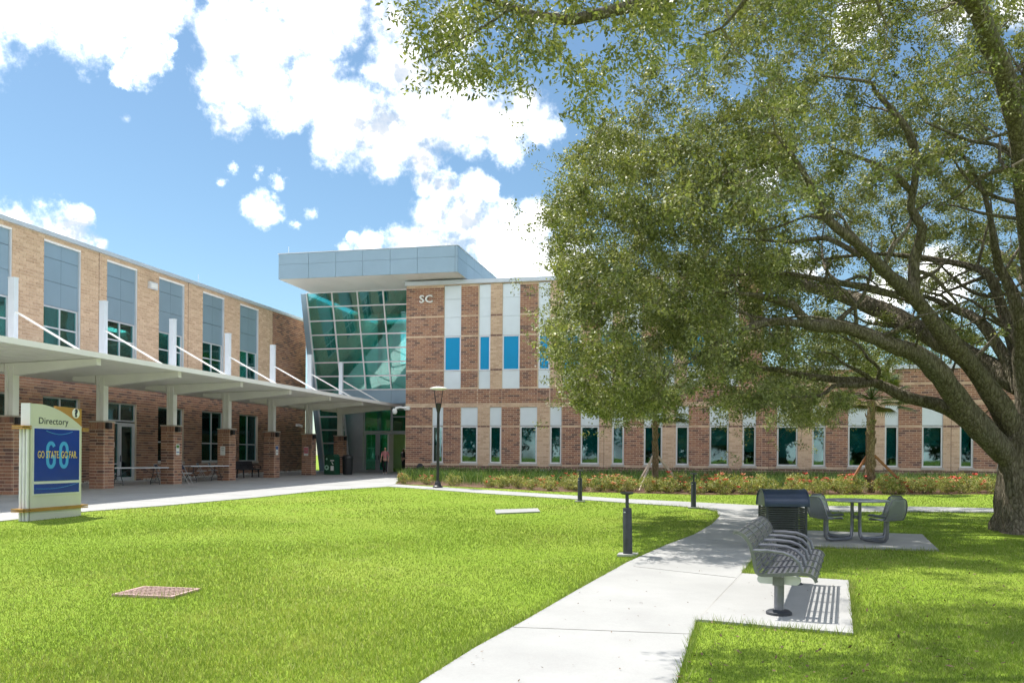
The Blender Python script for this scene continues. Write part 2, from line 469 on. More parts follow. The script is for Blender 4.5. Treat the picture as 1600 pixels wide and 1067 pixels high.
def mat_concrete(name, a, bb):
    m, nt, b = mat_base(name)
    n1 = wpos_noise(nt, 0.7, 6.0, 0.65); n2 = wpos_noise(nt, 55.0, 4.0, 0.7); n3 = wpos_noise(nt, 6.0, 5.0, 0.7)
    c = ramp(nt, n1, [(0.3, a), (0.7, bb)])
    c = mixc(nt, 0.16, c, ramp(nt, n2, [(0.3, (0.25, 0.24, 0.22)), (0.6, (0.7, 0.7, 0.7))]), 'MULTIPLY')
    c = mixc(nt, ramp(nt, n3, [(0.60, (0, 0, 0)), (0.80, (0.35, 0.35, 0.35))]), c, (0.36, 0.345, 0.31))
    nt.links.new(c, b.inputs['Base Color']); sset(b, Roughness=0.88); b.inputs['Specular IOR Level'].default_value = 0.25
    bump(nt, b, n2, 0.25, 0.004)
    return m
M['concrete'] = mat_concrete('broomed_concrete', (0.355, 0.355, 0.348), (0.435, 0.435, 0.427))
M['mulch'] = mat_random('wood_mulch', [(0.0, (0.10, 0.055, 0.035)), (1.0, (0.20, 0.12, 0.08))])

ys = [-900, -20, 0, 15, 30, 45, 60, 300, 1500]
xs = [-900, -60, 0, 60, 900]
gv = [(x, y, gz(y)) for y in ys for x in xs]
gf = [(j * 5 + i, j * 5 + i + 1, j * 5 + i + 6, j * 5 + i + 5) for j in range(len(ys) - 1) for i in range(4)]
tag(MB().add(gv, gf).build('ground', M['lawn']), 'green lawn around the buildings', kind='structure')

def flat(pts): return [(p.x, p.y) for p in pts]
def slab(name, poly, top, mat, parent=None):
    o = MB().prism(poly, lambda u, v, t: (u, v, gz(v) + t), -0.08, top).build(name, mat, parent)
    return o

LAWN_EDGE = [(0, 815), (140, 799), (250, 791), (400, 777.5), (500, 767), (590, 761.5), (605, 760.5)]
plaza_poly = [(-14.8, -6.0)] + flat([G(*p) for p in LAWN_EDGE]) + flat([G(617, 756.5)]) + [(-17.35, 47.2), (-17.35, 53.4), (-26.35, 53.4), (-26.35, -6.0)]
tag(slab('entrance_walk', plaza_poly, 0.020, M['concrete']), kind='structure')
path_px = [(560, 1140), (660, 1067), (742, 1015), (820, 972), (900, 925), (980, 880), (1040, 853), (1085, 836), (1112, 820), (1124, 808), (1120, 800),
           (1105, 795.5), (1083, 793), (1040, 790), (1000, 787.5), (880, 779), (760, 771.5), (640, 762.5), (606, 760.6),
           (617.5, 756.8), (640, 758.7), (760, 766), (880, 773.7), (960, 779), (1120, 787), (1188, 790.5), (1424, 792), (1560, 795), (1760, 799),
           (1760, 807), (1556, 801), (1424, 800), (1275, 800.5), (1243, 806), (1226, 818), (1213, 836), (1190, 860), (1172, 880), (1158, 898),
           (1089, 971), (1078, 1000), (1058, 1067), (1035, 1140)]
path_poly = flat([G(*p) for p in path_px])
PATH = tag(slab('garden_path', path_poly, 0.022, M['concrete']), kind='structure')
pad_poly = flat([G(*p) for p in [(1159, 898), (1326, 909), (1333, 993), (1090, 971)]])
tag(slab('bench_pad', pad_poly, 0.026, M['concrete']), kind='structure')
tpad_poly = flat([G(*p) for p in [(1217, 829), (1441, 836.5), (1467, 861.5), (1193, 853)]])
tag(slab('table_pad', tpad_poly, 0.030, M['concrete']), kind='structure')
bed_px = [(618, 756.3), (700, 759.5), (800, 764.2), (860, 768), (960, 769.5), (1100, 773), (1300, 773), (1560, 772), (1760, 770)]
bed_poly = flat([G(*p) for p in bed_px]) + [(40, 47.3), (-17.2, 47.3)]
tag(slab('flower_bed', bed_poly, 0.012, M['mulch']), kind='structure')
# saw-cut control joints
def joint(a, b):
    a, b = Vector(a), Vector(b)
    a.z = gz(a.y) + 0.0245; b.z = gz(b.y) + 0.0245
    MB().bar(a, b, 0.012, 0.004).build('control_joint', M['joint'], PATH)
M['joint'] = mat_plain('joint_shadow', (0.36, 0.35, 0.33), 0.95)
for a, b in (((1161, 898), (1092, 969)), ((800, 983), (1083, 994)), ((990, 887), (1150, 905)), ((1085, 840), (1188, 858)), ((1126, 806), (1240, 812)), ((1098, 794), (1120, 787.5)),
             ((1000, 787), (985, 781)), ((880, 778.8), (868, 773.2))):
    joint(G(*a), G(*b))
for k in range(9):
    y = 18 + k * 3.9
    MB().bar((-26.3, y, gz(y) + 0.0225), (-14.9 + 0.02 * k, y, gz(y) + 0.0225), 0.012, 0.004).build('control_joint', M['joint'], bpy.data.objects['entrance_walk'])

# ------------------------------------------------------------------ wall system
BP, BL, BJ = 0.117, 0.35, 0.021        # course height, brick length, joint

def pt(axis, plane, u, n, z):
    return (u, plane - n, z) if axis == 'x' else (plane + n, u, z)

def wbox(mb, axis, plane, u0, u1, n0, n1, z0, z1, mi=0):
    a, b = pt(axis, plane, u0, n0, z0), pt(axis, plane, u1, n1, z1)
    return mb.box(a[0], b[0], a[1], b[1], a[2], b[2], mi)

def backing(mb, axis, plane, u0, u1, z0, z1, openings, thick=0.3, mi_fn=None):
    us = sorted({u0, u1} | {u for o in openings for u in o[:2] if u0 < u < u1})
    for a, b in zip(us[:-1], us[1:]):
        m = (a + b) / 2
        holes = sorted((o[2], o[3]) for o in openings if o[0] < m < o[1])
        z = z0
        for h0, h1 in holes + [(z1, z1)]:
            if min(h0, z1) > z + 1e-4:
                wbox(mb, axis, plane, a, b, -thick, -0.012, z, min(h0, z1))
            z = max(z, h1)

def lay(axis, plane, u0, u1, z0, z1, openings, zones, mat_fn):
    """running-bond bricks as (u0, u1, z0, z1, material, full length)"""
    out = []
    k = 0; z = z0
    while z + BP <= z1 + 1e-6:
        zm = z + BP / 2
        cuts = sorted({u0, u1} | {u for o in openings if o[2] < zm < o[3] for u in o[:2] if u0 < u < u1} | {u for zn in zones for u in zn if u0 < u < u1})
        for a, b in zip(cuts[:-1], cuts[1:]):
            m = (a + b) / 2
            if any(o[0] < m < o[1] and o[2] < zm < o[3] for o in openings): continue
            off = a + (BL / 2 if k % 2 else 0.0) - BL
            n = int((b - a) / BL) + 3
            for i in range(n):
                p, q = max(a, off + i * BL), min(b, off + (i + 1) * BL)
                if q - p < 0.05: continue
                out.append((p + BJ / 2, q - BJ / 2, z + BJ / 2, z + BP - BJ / 2, mat_fn(m, zm), q - p > BL - 1e-4))
        z += BP; k += 1
    return out

BRICK_MESH = {}
def brick_objects(bricks, axis, plane, parent, proud=0.0):
    for (p, q, z0, z1, mt, full) in bricks:
        key = (axis, mt, round(q - p, 3), round(z1 - z0, 3))
        if key not in BRICK_MESH:
            mb = MB(); h = (q - p) / 2; v = (z1 - z0) / 2
            if axis == 'x': mb.box(-h, h, 0.0, 0.09, -v, v)
            else: mb.box(-0.09, 0.0, -h, h, -v, v)
            o = mb.build('brick', M[mt]); BRICK_MESH[key] = o.data; bpy.data.objects.remove(o)
        jit = random.uniform(-0.002, 0.003)
        link('brick', BRICK_MESH[key], parent, pt(axis, plane, (p + q) / 2, proud + jit, (z0 + z1) / 2))

def brick_mass(bricks, axis, plane, parent, name='brickwork'):
    mats = sorted({b[4] for b in bricks}); mb = MB()
    for (p, q, z0, z1, mt, full) in bricks:
        wbox(mb, axis, plane, p, q, -0.09, random.uniform(-0.002, 0.003), z0, z1, mats.index(mt))
    o = mb.build(name, [M[m] for m in mats], parent)
    o['kind'] = 'stuff'
    return o

def window(parent, axis, plane, u0, u1, z0, z1, cols=1, rows=(), rec=0.12, fw=0.06, fd=0.09, glass='glass_dark', frame='aluminium', name='window'):
    mb = MB()
    for a, b in ((u0, u0 + fw), (u1 - fw, u1)): wbox(mb, axis, plane, a, b, -rec - fd, -rec, z0, z1)
    for a, b in ((z0, z0 + fw), (z1 - fw, z1)): wbox(mb, axis, plane, u0 + fw, u1 - fw, -rec - fd, -rec, a, b)
    us = [u0 + (u1 - u0) * i / cols for i in range(cols + 1)]
    zs = [z0] + list(rows) + [z1]
    for u in us[1:-1]: wbox(mb, axis, plane, u - fw / 2, u + fw / 2, -rec - fd + 0.004, -rec + 0.004, z0 + fw, z1 - fw)
    for z in zs[1:-1]: wbox(mb, axis, plane, u0 + fw, u1 - fw, -rec - fd + 0.002, -rec + 0.002, z - fw / 2, z + fw / 2)
    w_ = mb.build(name, M[frame], parent)
    for i in range(cols):
        for j in range(len(zs) - 1):
            mb = MB(); wbox(mb, axis, plane, us[i] + fw / 3, us[i + 1] - fw / 3, -rec - fd * 0.6, -rec - fd * 0.45, zs[j] + fw / 3, zs[j + 1] - fw / 3)
            mb.build('pane', M[glass], w_)
    return w_

# ------------------------------------------------------------------ LEFT WING (faces +X)
WX, WY0, WY1, WTOP = -26.4, 14.0, 52.6, 10.7
wing = thing('classroom_wing', 'long two storey tan brick wing with blue grey window bays behind the covered walk', 'building', (WX, 36, 0.3))
wing.location = (0, 0, 0)
bays = [18.23 + 3.727 * k for k in range(8)]           # window bays, 2.1 m wide
ops = []
for y in bays:
    ops.append((y, y + 2.1, 5.94, 10.37))
    k = bays.index(y)
    ops.append((y, y + 2.1, 0.34 if k == 4 else 1.21, 3.97))
mb = MB(); backing(mb, 'y', WX, WY0, WY1, 0.0, WTOP - 0.15, ops)
mb.build('wall', M['mortar'], wing)
TURN = 4.85
def wing_mat(u, z):
    if z > TURN: return 'brick_tan' if u < 48.1 else 'brick_brown'
    return 'brick_brown'
wb = lay('y', WX, 25.6, WY1, 0.1, WTOP - 0.15, ops, [(48.1,)], wing_mat)
near = [b for b in wb if b[5] and 27.3 < b[0] < 36.6 and 0.6 < b[2] < 4.2 or (b[5] and 27.4 < b[0] < 33.1 and 6.4 < b[2] < 9.9)]
near = sorted(near, key=lambda b: b[0])[:300]
nset = set(id(b) for b in near)
brick_objects(near, 'y', WX, wing)
brick_mass([b for b in wb if id(b) not in nset], 'y', WX, wing)
mb = MB(); wbox(mb, 'y', WX, WY0, WY1, -0.34, 0.10, WTOP - 0.15, WTOP + 0.02); mb.build('coping', M['coping'], wing)
for y in (32.62, 42.97 - 3.7, 48.1):                       # movement joints
    mb = MB(); wbox(mb, 'y', WX, y - 0.012, y + 0.012, -0.02, 0.004, TURN, WTOP - 0.16); mb.build('movement_joint', M['brick_dark'], wing)
for k, y in enumerate(bays):
    if y < 24: continue
    zs = [7.72, 8.73, 9.69, 10.37]
    for i in range(2):
        for j in range(3):
            mb = MB(); a = y + 0.02 + i * 1.03
            wbox(mb, 'y', WX, a + 0.006, a + 1.024, -0.16, -0.11, zs[j] + 0.006, zs[j + 1] - 0.012)
            mb.build('wall_panel', M['panel_blue'], wing)
    mb = MB(); wbox(mb, 'y', WX, y, y + 2.1, -0.29, -0.165, 7.72, 10.37); mb.build('panel_backing', M['aluminium_dark'], wing)
    mb = MB(); wbox(mb, 'y', WX, y + 0.002, y + 2.098, -0.12, -0.02, 10.30, 10.368); mb.build('head_trim', M['white_steel'], wing)
    mb = MB(); wbox(mb, 'y', WX, y + 2.04, y + 2.098, -0.12, -0.03, 5.95, 10.29); mb.build('jamb_trim', M['aluminium'], wing)
    window(wing, 'y', WX, y + 0.01, y + 2.03, 5.95, 7.71, 2, (6.83,), rec=0.13)
    if k == 4:
        window(wing, 'y', WX, y + 0.01, y + 2.09, 3.12, 3.96, 2, (), rec=0.10)
        window(wing, 'y', WX, y + 0.01, y + 0.98, 0.36, 3.06, 1, (1.15,), rec=0.10)
        d_ = window(wing, 'y', WX, y + 0.99, y + 2.09, 0.36, 3.06, 1, (), rec=0.09, fw=0.17, name='door')
        mb = MB(); wbox(mb, 'y', WX, y + 1.05, y + 1.11, -0.07, -0.02, 1.25, 1.55); mb.build('handle', M['grey_metal'], d_)
        mb = MB(); wbox(mb, 'y', WX, y + 0.36, y + 0.72, -0.118, -0.112, 1.9, 2.14); mb.build('notice', M['white_paint'], wing)
    else:
        window(wing, 'y', WX, y + 0.01, y + 2.09, 1.23, 3.96, 2, (2.22,), rec=0.11)
        mb = MB(); wbox(mb, 'y', WX, y - 0.03, y + 2.13, -0.14, 0.05, 1.12, 1.225); mb.build('sill', M['stone'], wing)
mb = MB()                                              # rooms behind the glass
mb.box(WX - 7, WX - 0.31, WY0, WY1, 4.9, 5.15); mb.box(WX - 7, WX - 0.31, WY0, WY1, 8.2, 8.35)
mb.box(WX - 7, WX - 0.31, WY0, WY1, 0.0, 0.35); mb.box(WX - 7, WX - 0.31, WY0, WY1, 4.2, 4.3)
mb.build('floor_slab', M['room_dark'], wing)
mb = MB(); mb.box(WX - 7.2, WX - 7, WY0, WY1, 0.0, 10.4); mb.build('inner_wall', M['room'], wing)
for y in (24.0, 31.8, 39.6, 47.5):
    mb = MB(); mb.box(WX - 6.9, WX - 0.35, y, y + 0.12, 0.36, 8.19); mb.build('partition', M['room'], wing)
for y in (26.6, 28.9, 30.6, 33.0, 34.8, 37.3, 38.9, 41.0, 43.0, 45.2):
    for x in (WX - 1.7, WX - 4.2):
        mb = MB(); mb.box(x - 0.3, x + 0.3, y - 0.6, y + 0.6, 8.10, 8.19); mb.build('ceiling_light', M['ceiling_light'], wing)
mb = MB(); mb.box(WX - 14, WX - 0.31, WY0, WY1 + 6, WTOP - 0.35, WTOP - 0.1); mb.build('roof', M['rubber'], wing)
mb = MB(); mb.box(WX - 14.2, WX - 14, WY0, WY1 + 6, 0, WTOP - 0.1); mb.box(WX - 14, WX - 0.31, WY0, WY0 + 0.2, 0.36, WTOP - 0.36); mb.build('rear_wall', M['brick_brown'], wing)
mb = MB(); p = 36.3                                     # wall pack lamp between two bays
wbox(mb, 'y', WX, p - 0.33, p + 0.27, 0.006, 0.14, 9.62, 9.96); wl_ = mb.build('wall_lamp', M['aluminium'], wing)
mb = MB(); wbox(mb, 'y', WX, p - 0.25, p + 0.19, 0.142, 0.16, 9.69, 9.89); mb.build('lens', M['white_paint'], wl_)
mb = MB(); mb.tube([(WX - 0.1, 40.3, WTOP), (WX - 0.1, 40.3, WTOP + 0.5)], 0.012, 5); mb.build('lightning_rod', M['aluminium'], wing)
mb = MB(); mb.box(WX + 0.01, WX + 0.2, 51.2, 51.4, 3.5, 3.66); mb.tube([(WX + 0.15, 51.3, 3.58), (WX + 0.5, 51.1, 3.5)], 0.09, 10); mb.build('security_camera', M['white_paint'], wing, True)

# ------------------------------------------------------------------ BRICK HALL with the SC letters (faces -Y)
HY, HX0, HX1, HTOP = 47.5, -17.4, 2.9, 11.9
LX1, LTOP = 34.0, 6.55
hall = thing('brick_hall', 'red brown brick hall with tan bands, pale panel strips and SC letters at its corner', 'building')
up_px = [(693.5, 720, 1), (748, 766, 0), (784.6, 812, 1), (841, 859, 0), (879.7, 907, 1), (938, 956.5, 0), (975.5, 1003, 1), (1035, 1054, 0), (1073.5, 1102, 1), (1135, 1154, 0)]
ups = [(XF(a, HY, 550), XF(b, HY, 550)) for a, b, _ in up_px]
lo_px = [(675, 692), (719.5, 745.8), (764.8, 782.8), (812, 838.8), (859, 877), (907, 935.8), (956, 974.8), (1005.8, 1034.8), (1055.8, 1076), (1108.5, 1138.5),
         (1160, 1181), (1214, 1246.5), (1269, 1290), (1325, 1358), (1382.5, 1403.7), (1440.6, 1473.4), (1499.7, 1521), (1559, 1593), (1621, 1643), (1684, 1718)]
los = [(XF(a, HY, 690), XF(b, HY, 690)) for a, b in lo_px]
hops = [(a, b, 5.55, 11.62) for a, b in ups] + [(a, b, 1.23, 4.48) for a, b in los]
tan_up = [(ups[i][1], ups[i + 1][0]) for i in range(1, 9, 2)]
tan_lo = [(los[i][1], los[i + 1][0]) for i in range(1, 19, 2)]
BANDS_UP, BANDS_LO = (9.81, 8.63, 6.61), (3.41,)
def hall_mat(u, z):
    if z > 11.55: return 'brick_tan'
    if abs(z - 5.55) < BP / 2 or abs(z - 4.55) < BP * 0.9: return 'brick_tan'
    if z > 5.6:
        t = any(a < u < b for a, b in tan_up); band = any(abs(z - b) < BP / 2 for b in BANDS_UP)
    elif z > 4.6: return 'brick_brown'
    elif z > 1.13:
        t = any(a < u < b for a, b in tan_lo); band = any(abs(z - b) < BP / 2 for b in BANDS_LO)
        if abs(z - 1.18) < BP / 2: return 'brick_tan'
    else: return 'brick_dark'
    if t: return 'brick_dark' if band else 'brick_tan'
    return 'brick_tan' if band else 'brick_brown'
mb = MB()
backing(mb, 'x', HY, HX0, HX1, 0.2, HTOP - 0.24, hops)
backing(mb, 'x', HY, HX1, LX1, 0.2, LTOP - 0.2, [o for o in hops if o[2] < 4])
mb.build('wall', M['mortar'], hall)
zone = [(u,) for pr in tan_up + tan_lo for u in pr]
hb = lay('x', HY, HX0, HX1, 0.38, HTOP - 0.24, hops, zone, hall_mat) + lay('x', HY, HX1 + 0.001, LX1, 0.38, LTOP - 0.2, [o for o in hops if o[2] < 4], zone, hall_mat)
near = sorted([b for b in hb if b[5] and b[0] < -4.5 and 0.9 < b[2] < 7.0 and b[4] != 'brick_tan'], key=lambda b: -b[0] * 0 + abs(b[2] - 3.6))[:300]
nset = set(id(b) for b in near)
brick_objects(near, 'x', HY, hall)
brick_mass([b for b in hb if id(b) not in nset], 'x', HY, hall)
# left return wall beside the entrance
sb = lay('y', HX0, HY + 0.1, 53.2, 0.4, HTOP - 0.24, [], [], lambda u, z: hall_mat(-99, z))
mb = MB(); mb.box(HX0 + 0.012, HX0 + 0.3, HY + 0.29, 58, 0.2, HTOP - 0.24); mb.build('wall', M['mortar'], hall)
mb = MB()
for (p, q, z0, z1, mt, full) in sb: mb.box(HX0, HX0 + 0.09, p, q, z0, z1, 0 if mt == 'brick_brown' else 1)
o = mb.build('brickwork', [M['brick_brown'], M['brick_tan']], hall); o['kind'] = 'stuff'
mb = MB(); mb.box(HX0 - 0.08, HX1 + 0.08, HY - 0.10, HY + 0.4, HTOP - 0.24, HTOP); mb.box(HX0 - 0.08, HX0 + 0.4, HY + 0.4, 58, HTOP - 0.24, HTOP); mb.build('coping', M['coping'], hall)
mb = MB(); mb.box(HX1 + 0.085, LX1, HY - 0.08, HY + 0.4, LTOP - 0.2, LTOP); mb.build('coping', M['coping'], hall)
mb = MB(); mb.box(HX0 + 0.3, HX1, HY + 0.31, 75, HTOP - 0.7, HTOP - 0.4); mb.box(HX1, LX1, HY + 0.31, 75, LTOP - 0.5, LTOP - 0.25); mb.build('roof', M['rubber'], hall)
mb = MB(); mb.box(HX1 - 0.3, HX1 - 0.01, HY + 0.31, 75, LTOP - 0.24, HTOP - 0.71); mb.box(HX1 - 0.3, HX1 + 0.01, HY + 0.41, 75, HTOP - 0.7, HTOP - 0.01); mb.build('side_wall', M['brick_brown'], hall)
mb = MB(); mb.box(HX0 + 0.3, LX1, HY + 5.0, HY + 5.2, 0.2, LTOP - 0.5); mb.box(HX0 + 0.3, HX1 - 0.3, HY + 5.0, HY + 5.2, LTOP - 0.4, HTOP - 0.71); mb.build('inner_wall', M['room'], hall)
mb = MB(); mb.box(HX0 + 0.31, LX1, HY + 0.31, HY + 4.99, 0.25, 0.55); mb.box(HX0 + 0.31, LX1, HY + 0.31, HY + 4.99, 4.7, 4.9); mb.build('floor_slab', M['room_dark'], hall)
for k, x in enumerate((-15.6, -12.2, -8.4, -4.7, -1.0, 2.6, 6.0, 10.2, 14.0, 18.0)):
    mb = MB(); mb.box(x, x + 0.12, HY + 0.35, HY + 4.98, 0.56, 4.69); mb.build('partition', M['room'], hall)
for i, (a, b) in enumerate(ups):
    zs = [8.65, 9.74, 10.80, 11.60] if i % 1 == 0 else []
    for j in range(3):
        mb = MB(); wbox(mb, 'x', HY, a + 0.006, b - 0.006, -0.13, -0.07, zs[j] + 0.006, zs[j + 1] - 0.006); mb.build('wall_panel', M['panel_white'], hall)
    mb = MB(); wbox(mb, 'x', HY, a + 0.006, b - 0.006, -0.13, -0.07, 5.56, 6.58); mb.build('wall_panel', M['panel_white'], hall)
    mb = MB(); wbox(mb, 'x', HY, a, b, -0.29, -0.14, 5.55, 11.62); mb.build('panel_backing', M['aluminium_dark'], hall)
    f_ = MB(); u0, u1, z0, z1, fw = a + 0.01, b - 0.01, 6.60, 8.63, 0.07
    for p, q in ((u0, u0 + fw), (u1 - fw, u1)): wbox(f_, 'x', HY, p, q, -0.13, -0.05, z0, z1)
    for p, q in ((z0, z0 + fw), (z1 - fw, z1)): wbox(f_, 'x', HY, u0 + fw, u1 - fw, -0.13, -0.05, p, q)
    w_ = f_.build('window', M['aluminium'], hall)
    mb = MB(); wbox(mb, 'x', HY, u0 + 0.03, u1 - 0.03, -0.12, -0.09, z0 + 0.03, z1 - 0.03); mb.build('pane', M['blue_shade'], w_)
win_de = None
for i, (a, b) in enumerate(los):
    mb = MB(); wbox(mb, 'x', HY, a + 0.006, b - 0.006, -0.13, -0.07, 3.42, 4.475); mb.build('wall_panel', M['panel_white'], hall)
    mb = MB(); wbox(mb, 'x', HY, a, b, -0.29, -0.14, 3.40, 4.48); mb.build('panel_backing', M['aluminium_dark'], hall)
    w_ = window(hall, 'x', HY, a + 0.01, b - 0.01, 1.25, 3.38, 1, (), rec=0.07, fw=0.075)
    mb = MB(); wbox(mb, 'x', HY, a - 0.05, b + 0.05, -0.12, 0.06, 1.115, 1.245); mb.build('sill', M['stone'], hall)
    mb = MB(); wbox(mb, 'x', HY, a + 0.1, b - 0.1, -0.34, -0.33, 2.35 if i % 3 == 0 else 2.0 if i % 3 == 1 else 1.7, 3.3); mb.build('roller_blind', M['blind'] if 'blind' in M else M['room'], w_)
    if i == 3: win_de = w_
put_text('lettering', 'D E', 0.30, M['white_paint'], win_de, ((los[3][0] + los[3][1]) / 2, HY + 0.24, 2.98), (1, 0, 0), (0, 0, 1))  # white letters put inside the glass stand in for a mirrored sign
# the letters, camera, vent and little boxes on the facade
sx0, sx1 = XF(653.7, HY, 470), XF(677.2, HY, 470)
for ch, cx in (('S', sx0 + 0.24), ('C', sx1 - 0.25)):
    put_text('letter', ch, 0.62, M['white_paint'], hall, (cx, HY - 0.07, 10.82), (1, 0, 0), (0, 0, 1), extrude=0.05, sx=1.12, bold=0.012)
mb = MB(); mb.box(HX0 - 0.02, HX0 + 0.3, HY - 0.16, HY - 0.004, 4.33, 4.55); mb.tube([(HX0 + 0.1, HY - 0.16, 4.44), (HX0 - 0.25, HY - 0.3, 4.48), (HX0 - 0.5, HY - 0.34, 4.42)], [0.07, 0.06, 0.08], 10)
mb.lathe((HX0 - 0.55, HY - 0.34, 4.05), [(0.02, 0), (0.11, 0.05), (0.15, 0.16), (0.15, 0.26), (0.1, 0.36)], 14); mb.build('security_camera', M['white_paint'], hall, True)
vx = XF(657.5, HY, 730); mb = MB(); n = 20
mb.tube([(vx, HY - 0.004, 0.98), (vx, HY - 0.14, 0.98)], 0.17, 20); mb.tube([(vx, HY - 0.14, 0.98), (vx, HY - 0.17, 0.98)], [0.21, 0.19], 20); mb.build('wall_vent', M['charcoal_metal'], hall, True)
vx = XF(847, HY, 738); mb = MB(); mb.box(vx - 0.10, vx + 0.12, HY - 0.13, HY - 0.004, 0.62, 0.90); mb.build('utility_box', M['panel_white'], hall)
for x, h in ((-16.2, 0.5), (-4.6, 0.5), (XF(860, HY, 430), 0.45)):
    mb = MB(); mb.tube([(x, HY, HTOP), (x, HY, HTOP + h)], 0.014, 5); mb.build('lightning_rod', M['white_paint'], hall)
for x in (XF(703.5, HY, 680), XF(943.5, HY, 700), XF(1201, HY, 700), XF(1486, HY, 700)):
    mb = MB(); wbox(mb, 'x', HY, x - 0.011, x + 0.011, -0.02, 0.0045, 0.45, 4.4); mb.build('movement_joint', M['brick_dark'], hall)

# ------------------------------------------------------------------ GLASS ATRIUM between them
atrium = thing('glass_atrium', 'glass fronted entrance hall with leaning green curtain wall and flat metal roof overhang', 'building')
AZ0, AZ1, AY0, AK = 0.52, 12.0, 53.0, 0.2565
def ay(z): return AY0 - AK * (z - AZ0)
AX = [-25.1, -23.35, -21.62, -19.88, -18.14, -17.2]
AZ = [12.0 - 0.87 * k for k in range(14)]
def lean_bar(mb, xa, za, xb, zb, w_, d_, off=0.0):
    mb.bar((xa, ay(za) - off, za), (xb, ay(zb) - off, zb), w_, d_, up=(0, -1, -AK))
for i, x in enumerate(AX[:5]):
    z0 = AZ0 if i < 2 else 5.95
    mb = MB(); lean_bar(mb, x, z0, x, AZ1 - 0.02, 0.085, 0.16); mb.build('mullion', M['aluminium'], atrium)
for k, z in enumerate(AZ):
    if z < 0.6: continue
    x1 = AX[5] if z > 5.9 else AX[1]
    mb = MB(); lean_bar(mb, AX[0] + 0.043, z, x1 - 0.043, z, 0.075, 0.14, 0.004); mb.build('transom', M['aluminium'], atrium)
for i in range(5):
    for k in range(13):
        zt, zb = AZ[k], AZ[k + 1]
        if i >= 1 and zb < 5.85: continue
        a, b = AX[i], AX[i + 1]
        mb = MB().hexa([(a, ay(zb), zb), (b, ay(zb), zb), (b, ay(zb) + 0.014, zb), (a, ay(zb) + 0.014, zb)], [(a, ay(zt), zt), (b, ay(zt), zt), (b, ay(zt) + 0.014, zt), (a, ay(zt) + 0.014, zt)])
        mb.build('pane', M['glass_teal'], atrium)
mb = MB(); lean_bar(mb, AX[0] - 0.22, AZ0, AX[0] - 0.22, AZ1 - 0.02, 0.34, 0.3, -0.05); mb.build('edge_frame', M['panel_blue'], atrium)
xs_ = [-23.3, -21.62, -19.88, -18.14, -17.45]
for a, b in zip(xs_[:-1], xs_[1:]):
    mb = MB(); mb.box(a + 0.006, b - 0.006, ay(5.4) - 0.14, ay(5.4) + 0.05, 5.0, 5.86); mb.build('spandrel_panel', M['panel_blue'], atrium)
mb = MB(); mb.box(-23.3, -17.45, ay(5.4) + 0.06, 54.2, 4.88, 4.99); mb.build('entrance_soffit', M['aluminium_dark'], atrium)
# storefront
SYP = 53.0
mb = MB(); mb.box(-24.9, XF(567, SYP), SYP, SYP + 0.15, 0.5, 4.87); mb.build('entrance_wall', M['aluminium_dark'], atrium)
def sx(px): return XF(px, SYP)
window(atrium, 'x', SYP, sx(568), sx(611.5), 3.2, 4.87, 1, (), rec=0.0, fw=0.07, fd=0.12, glass='glass_teal', frame='aluminium_dark')
window(atrium, 'x', SYP, sx(611.7), sx(652), 3.2, 4.87, 1, (4.2,), rec=0.0, fw=0.07, fd=0.12, glass='glass_dark', frame='aluminium_dark')
for a, b in ((568.5, 590), (590.3, 611.5)):
    d_ = window(atrium, 'x', SYP, sx(a), sx(b), 0.52, 3.17, 1, (), rec=-0.01, fw=0.15, fd=0.1, glass='glass_teal', frame='aluminium_dark', name='door')
    hx = sx(b) - 0.10 if a < 580 else sx(a) + 0.08
    mb = MB(); mb.tube([(hx, SYP - 0.06, 1.35), (hx, SYP - 0.08, 1.65)], 0.022, 8); mb.build('handle', M['black_metal'], d_)
mb = MB(); mb.box(sx(612), sx(613.6), SYP - 0.02, SYP + 0.1, 0.52, 3.17); mb.box(sx(634), sx(637), SYP - 0.02, SYP + 0.1, 0.52, 3.17); mb.box(sx(612), sx(652), SYP - 0.015, SYP + 0.1, 3.05, 3.19); mb.build('door_frame', M['aluminium_dark'], atrium)
mb = MB(); mb.box(sx(613.7), sx(613.7) + 0.06, SYP - 0.95, SYP - 0.03, 0.54, 3.02); mb.build('open_door', M['white_steel'], atrium)
# rooms behind the glass: floor, gallery, far glazing open to the sky
mb = MB(); mb.box(-25.3, -17.1, SYP + 0.16, 66, 0.3, 0.5); mb.build('floor_slab', M['stone'], atrium)
mb = MB(); mb.box(-25.3, -17.1, 56.5, 66, 4.9, 5.6); mb.build('gallery_slab', M['room'], atrium)
mb = MB(); mb.box(-25.5, -25.3, 53.6, 66, 0.5, 11.9); mb.box(-17.1, -16.95, 58.1, 66, 0.5, 11.9); mb.build('inner_wall', M['room'], atrium)
mb = MB(); mb.prism([(ay(0.6) + 0.1, 0.5), (53.6, 0.5), (53.6, 11.95), (ay(11.9) + 0.1, 11.95)], lambda u, v, s: (s, u, v), -25.5, -25.3); mb.build('side_wall', M['room'], atrium)
mb = MB(); mb.box(-25.5, -16.95, 58.01, 59.6, 11.9, 12.1); mb.box(-25.5, -16.95, 62.4, 66.2, 11.9, 12.1); mb.build('roof_deck', M['room'], atrium)  # unseen gap between the two decks, left open to let sunlight into the hall
mb = MB(); mb.box(-24.0, -17.1, 66, 66.2, 9.2, 11.9); mb.box(-25.3, -24.7, 66, 66.2, 9.2, 11.9); mb.build('far_wall', M['room'], atrium)
mb = MB(); mb.box(-25.3, -17.1, 66, 66.2, 3.2, 9.2); mb.box(-25.3, -24.2, 66, 66.2, 0.5, 3.2); mb.box(-20.4, -19.9, 66, 66.2, 0.5, 3.2); mb.build('far_wall', M['room'], atrium)
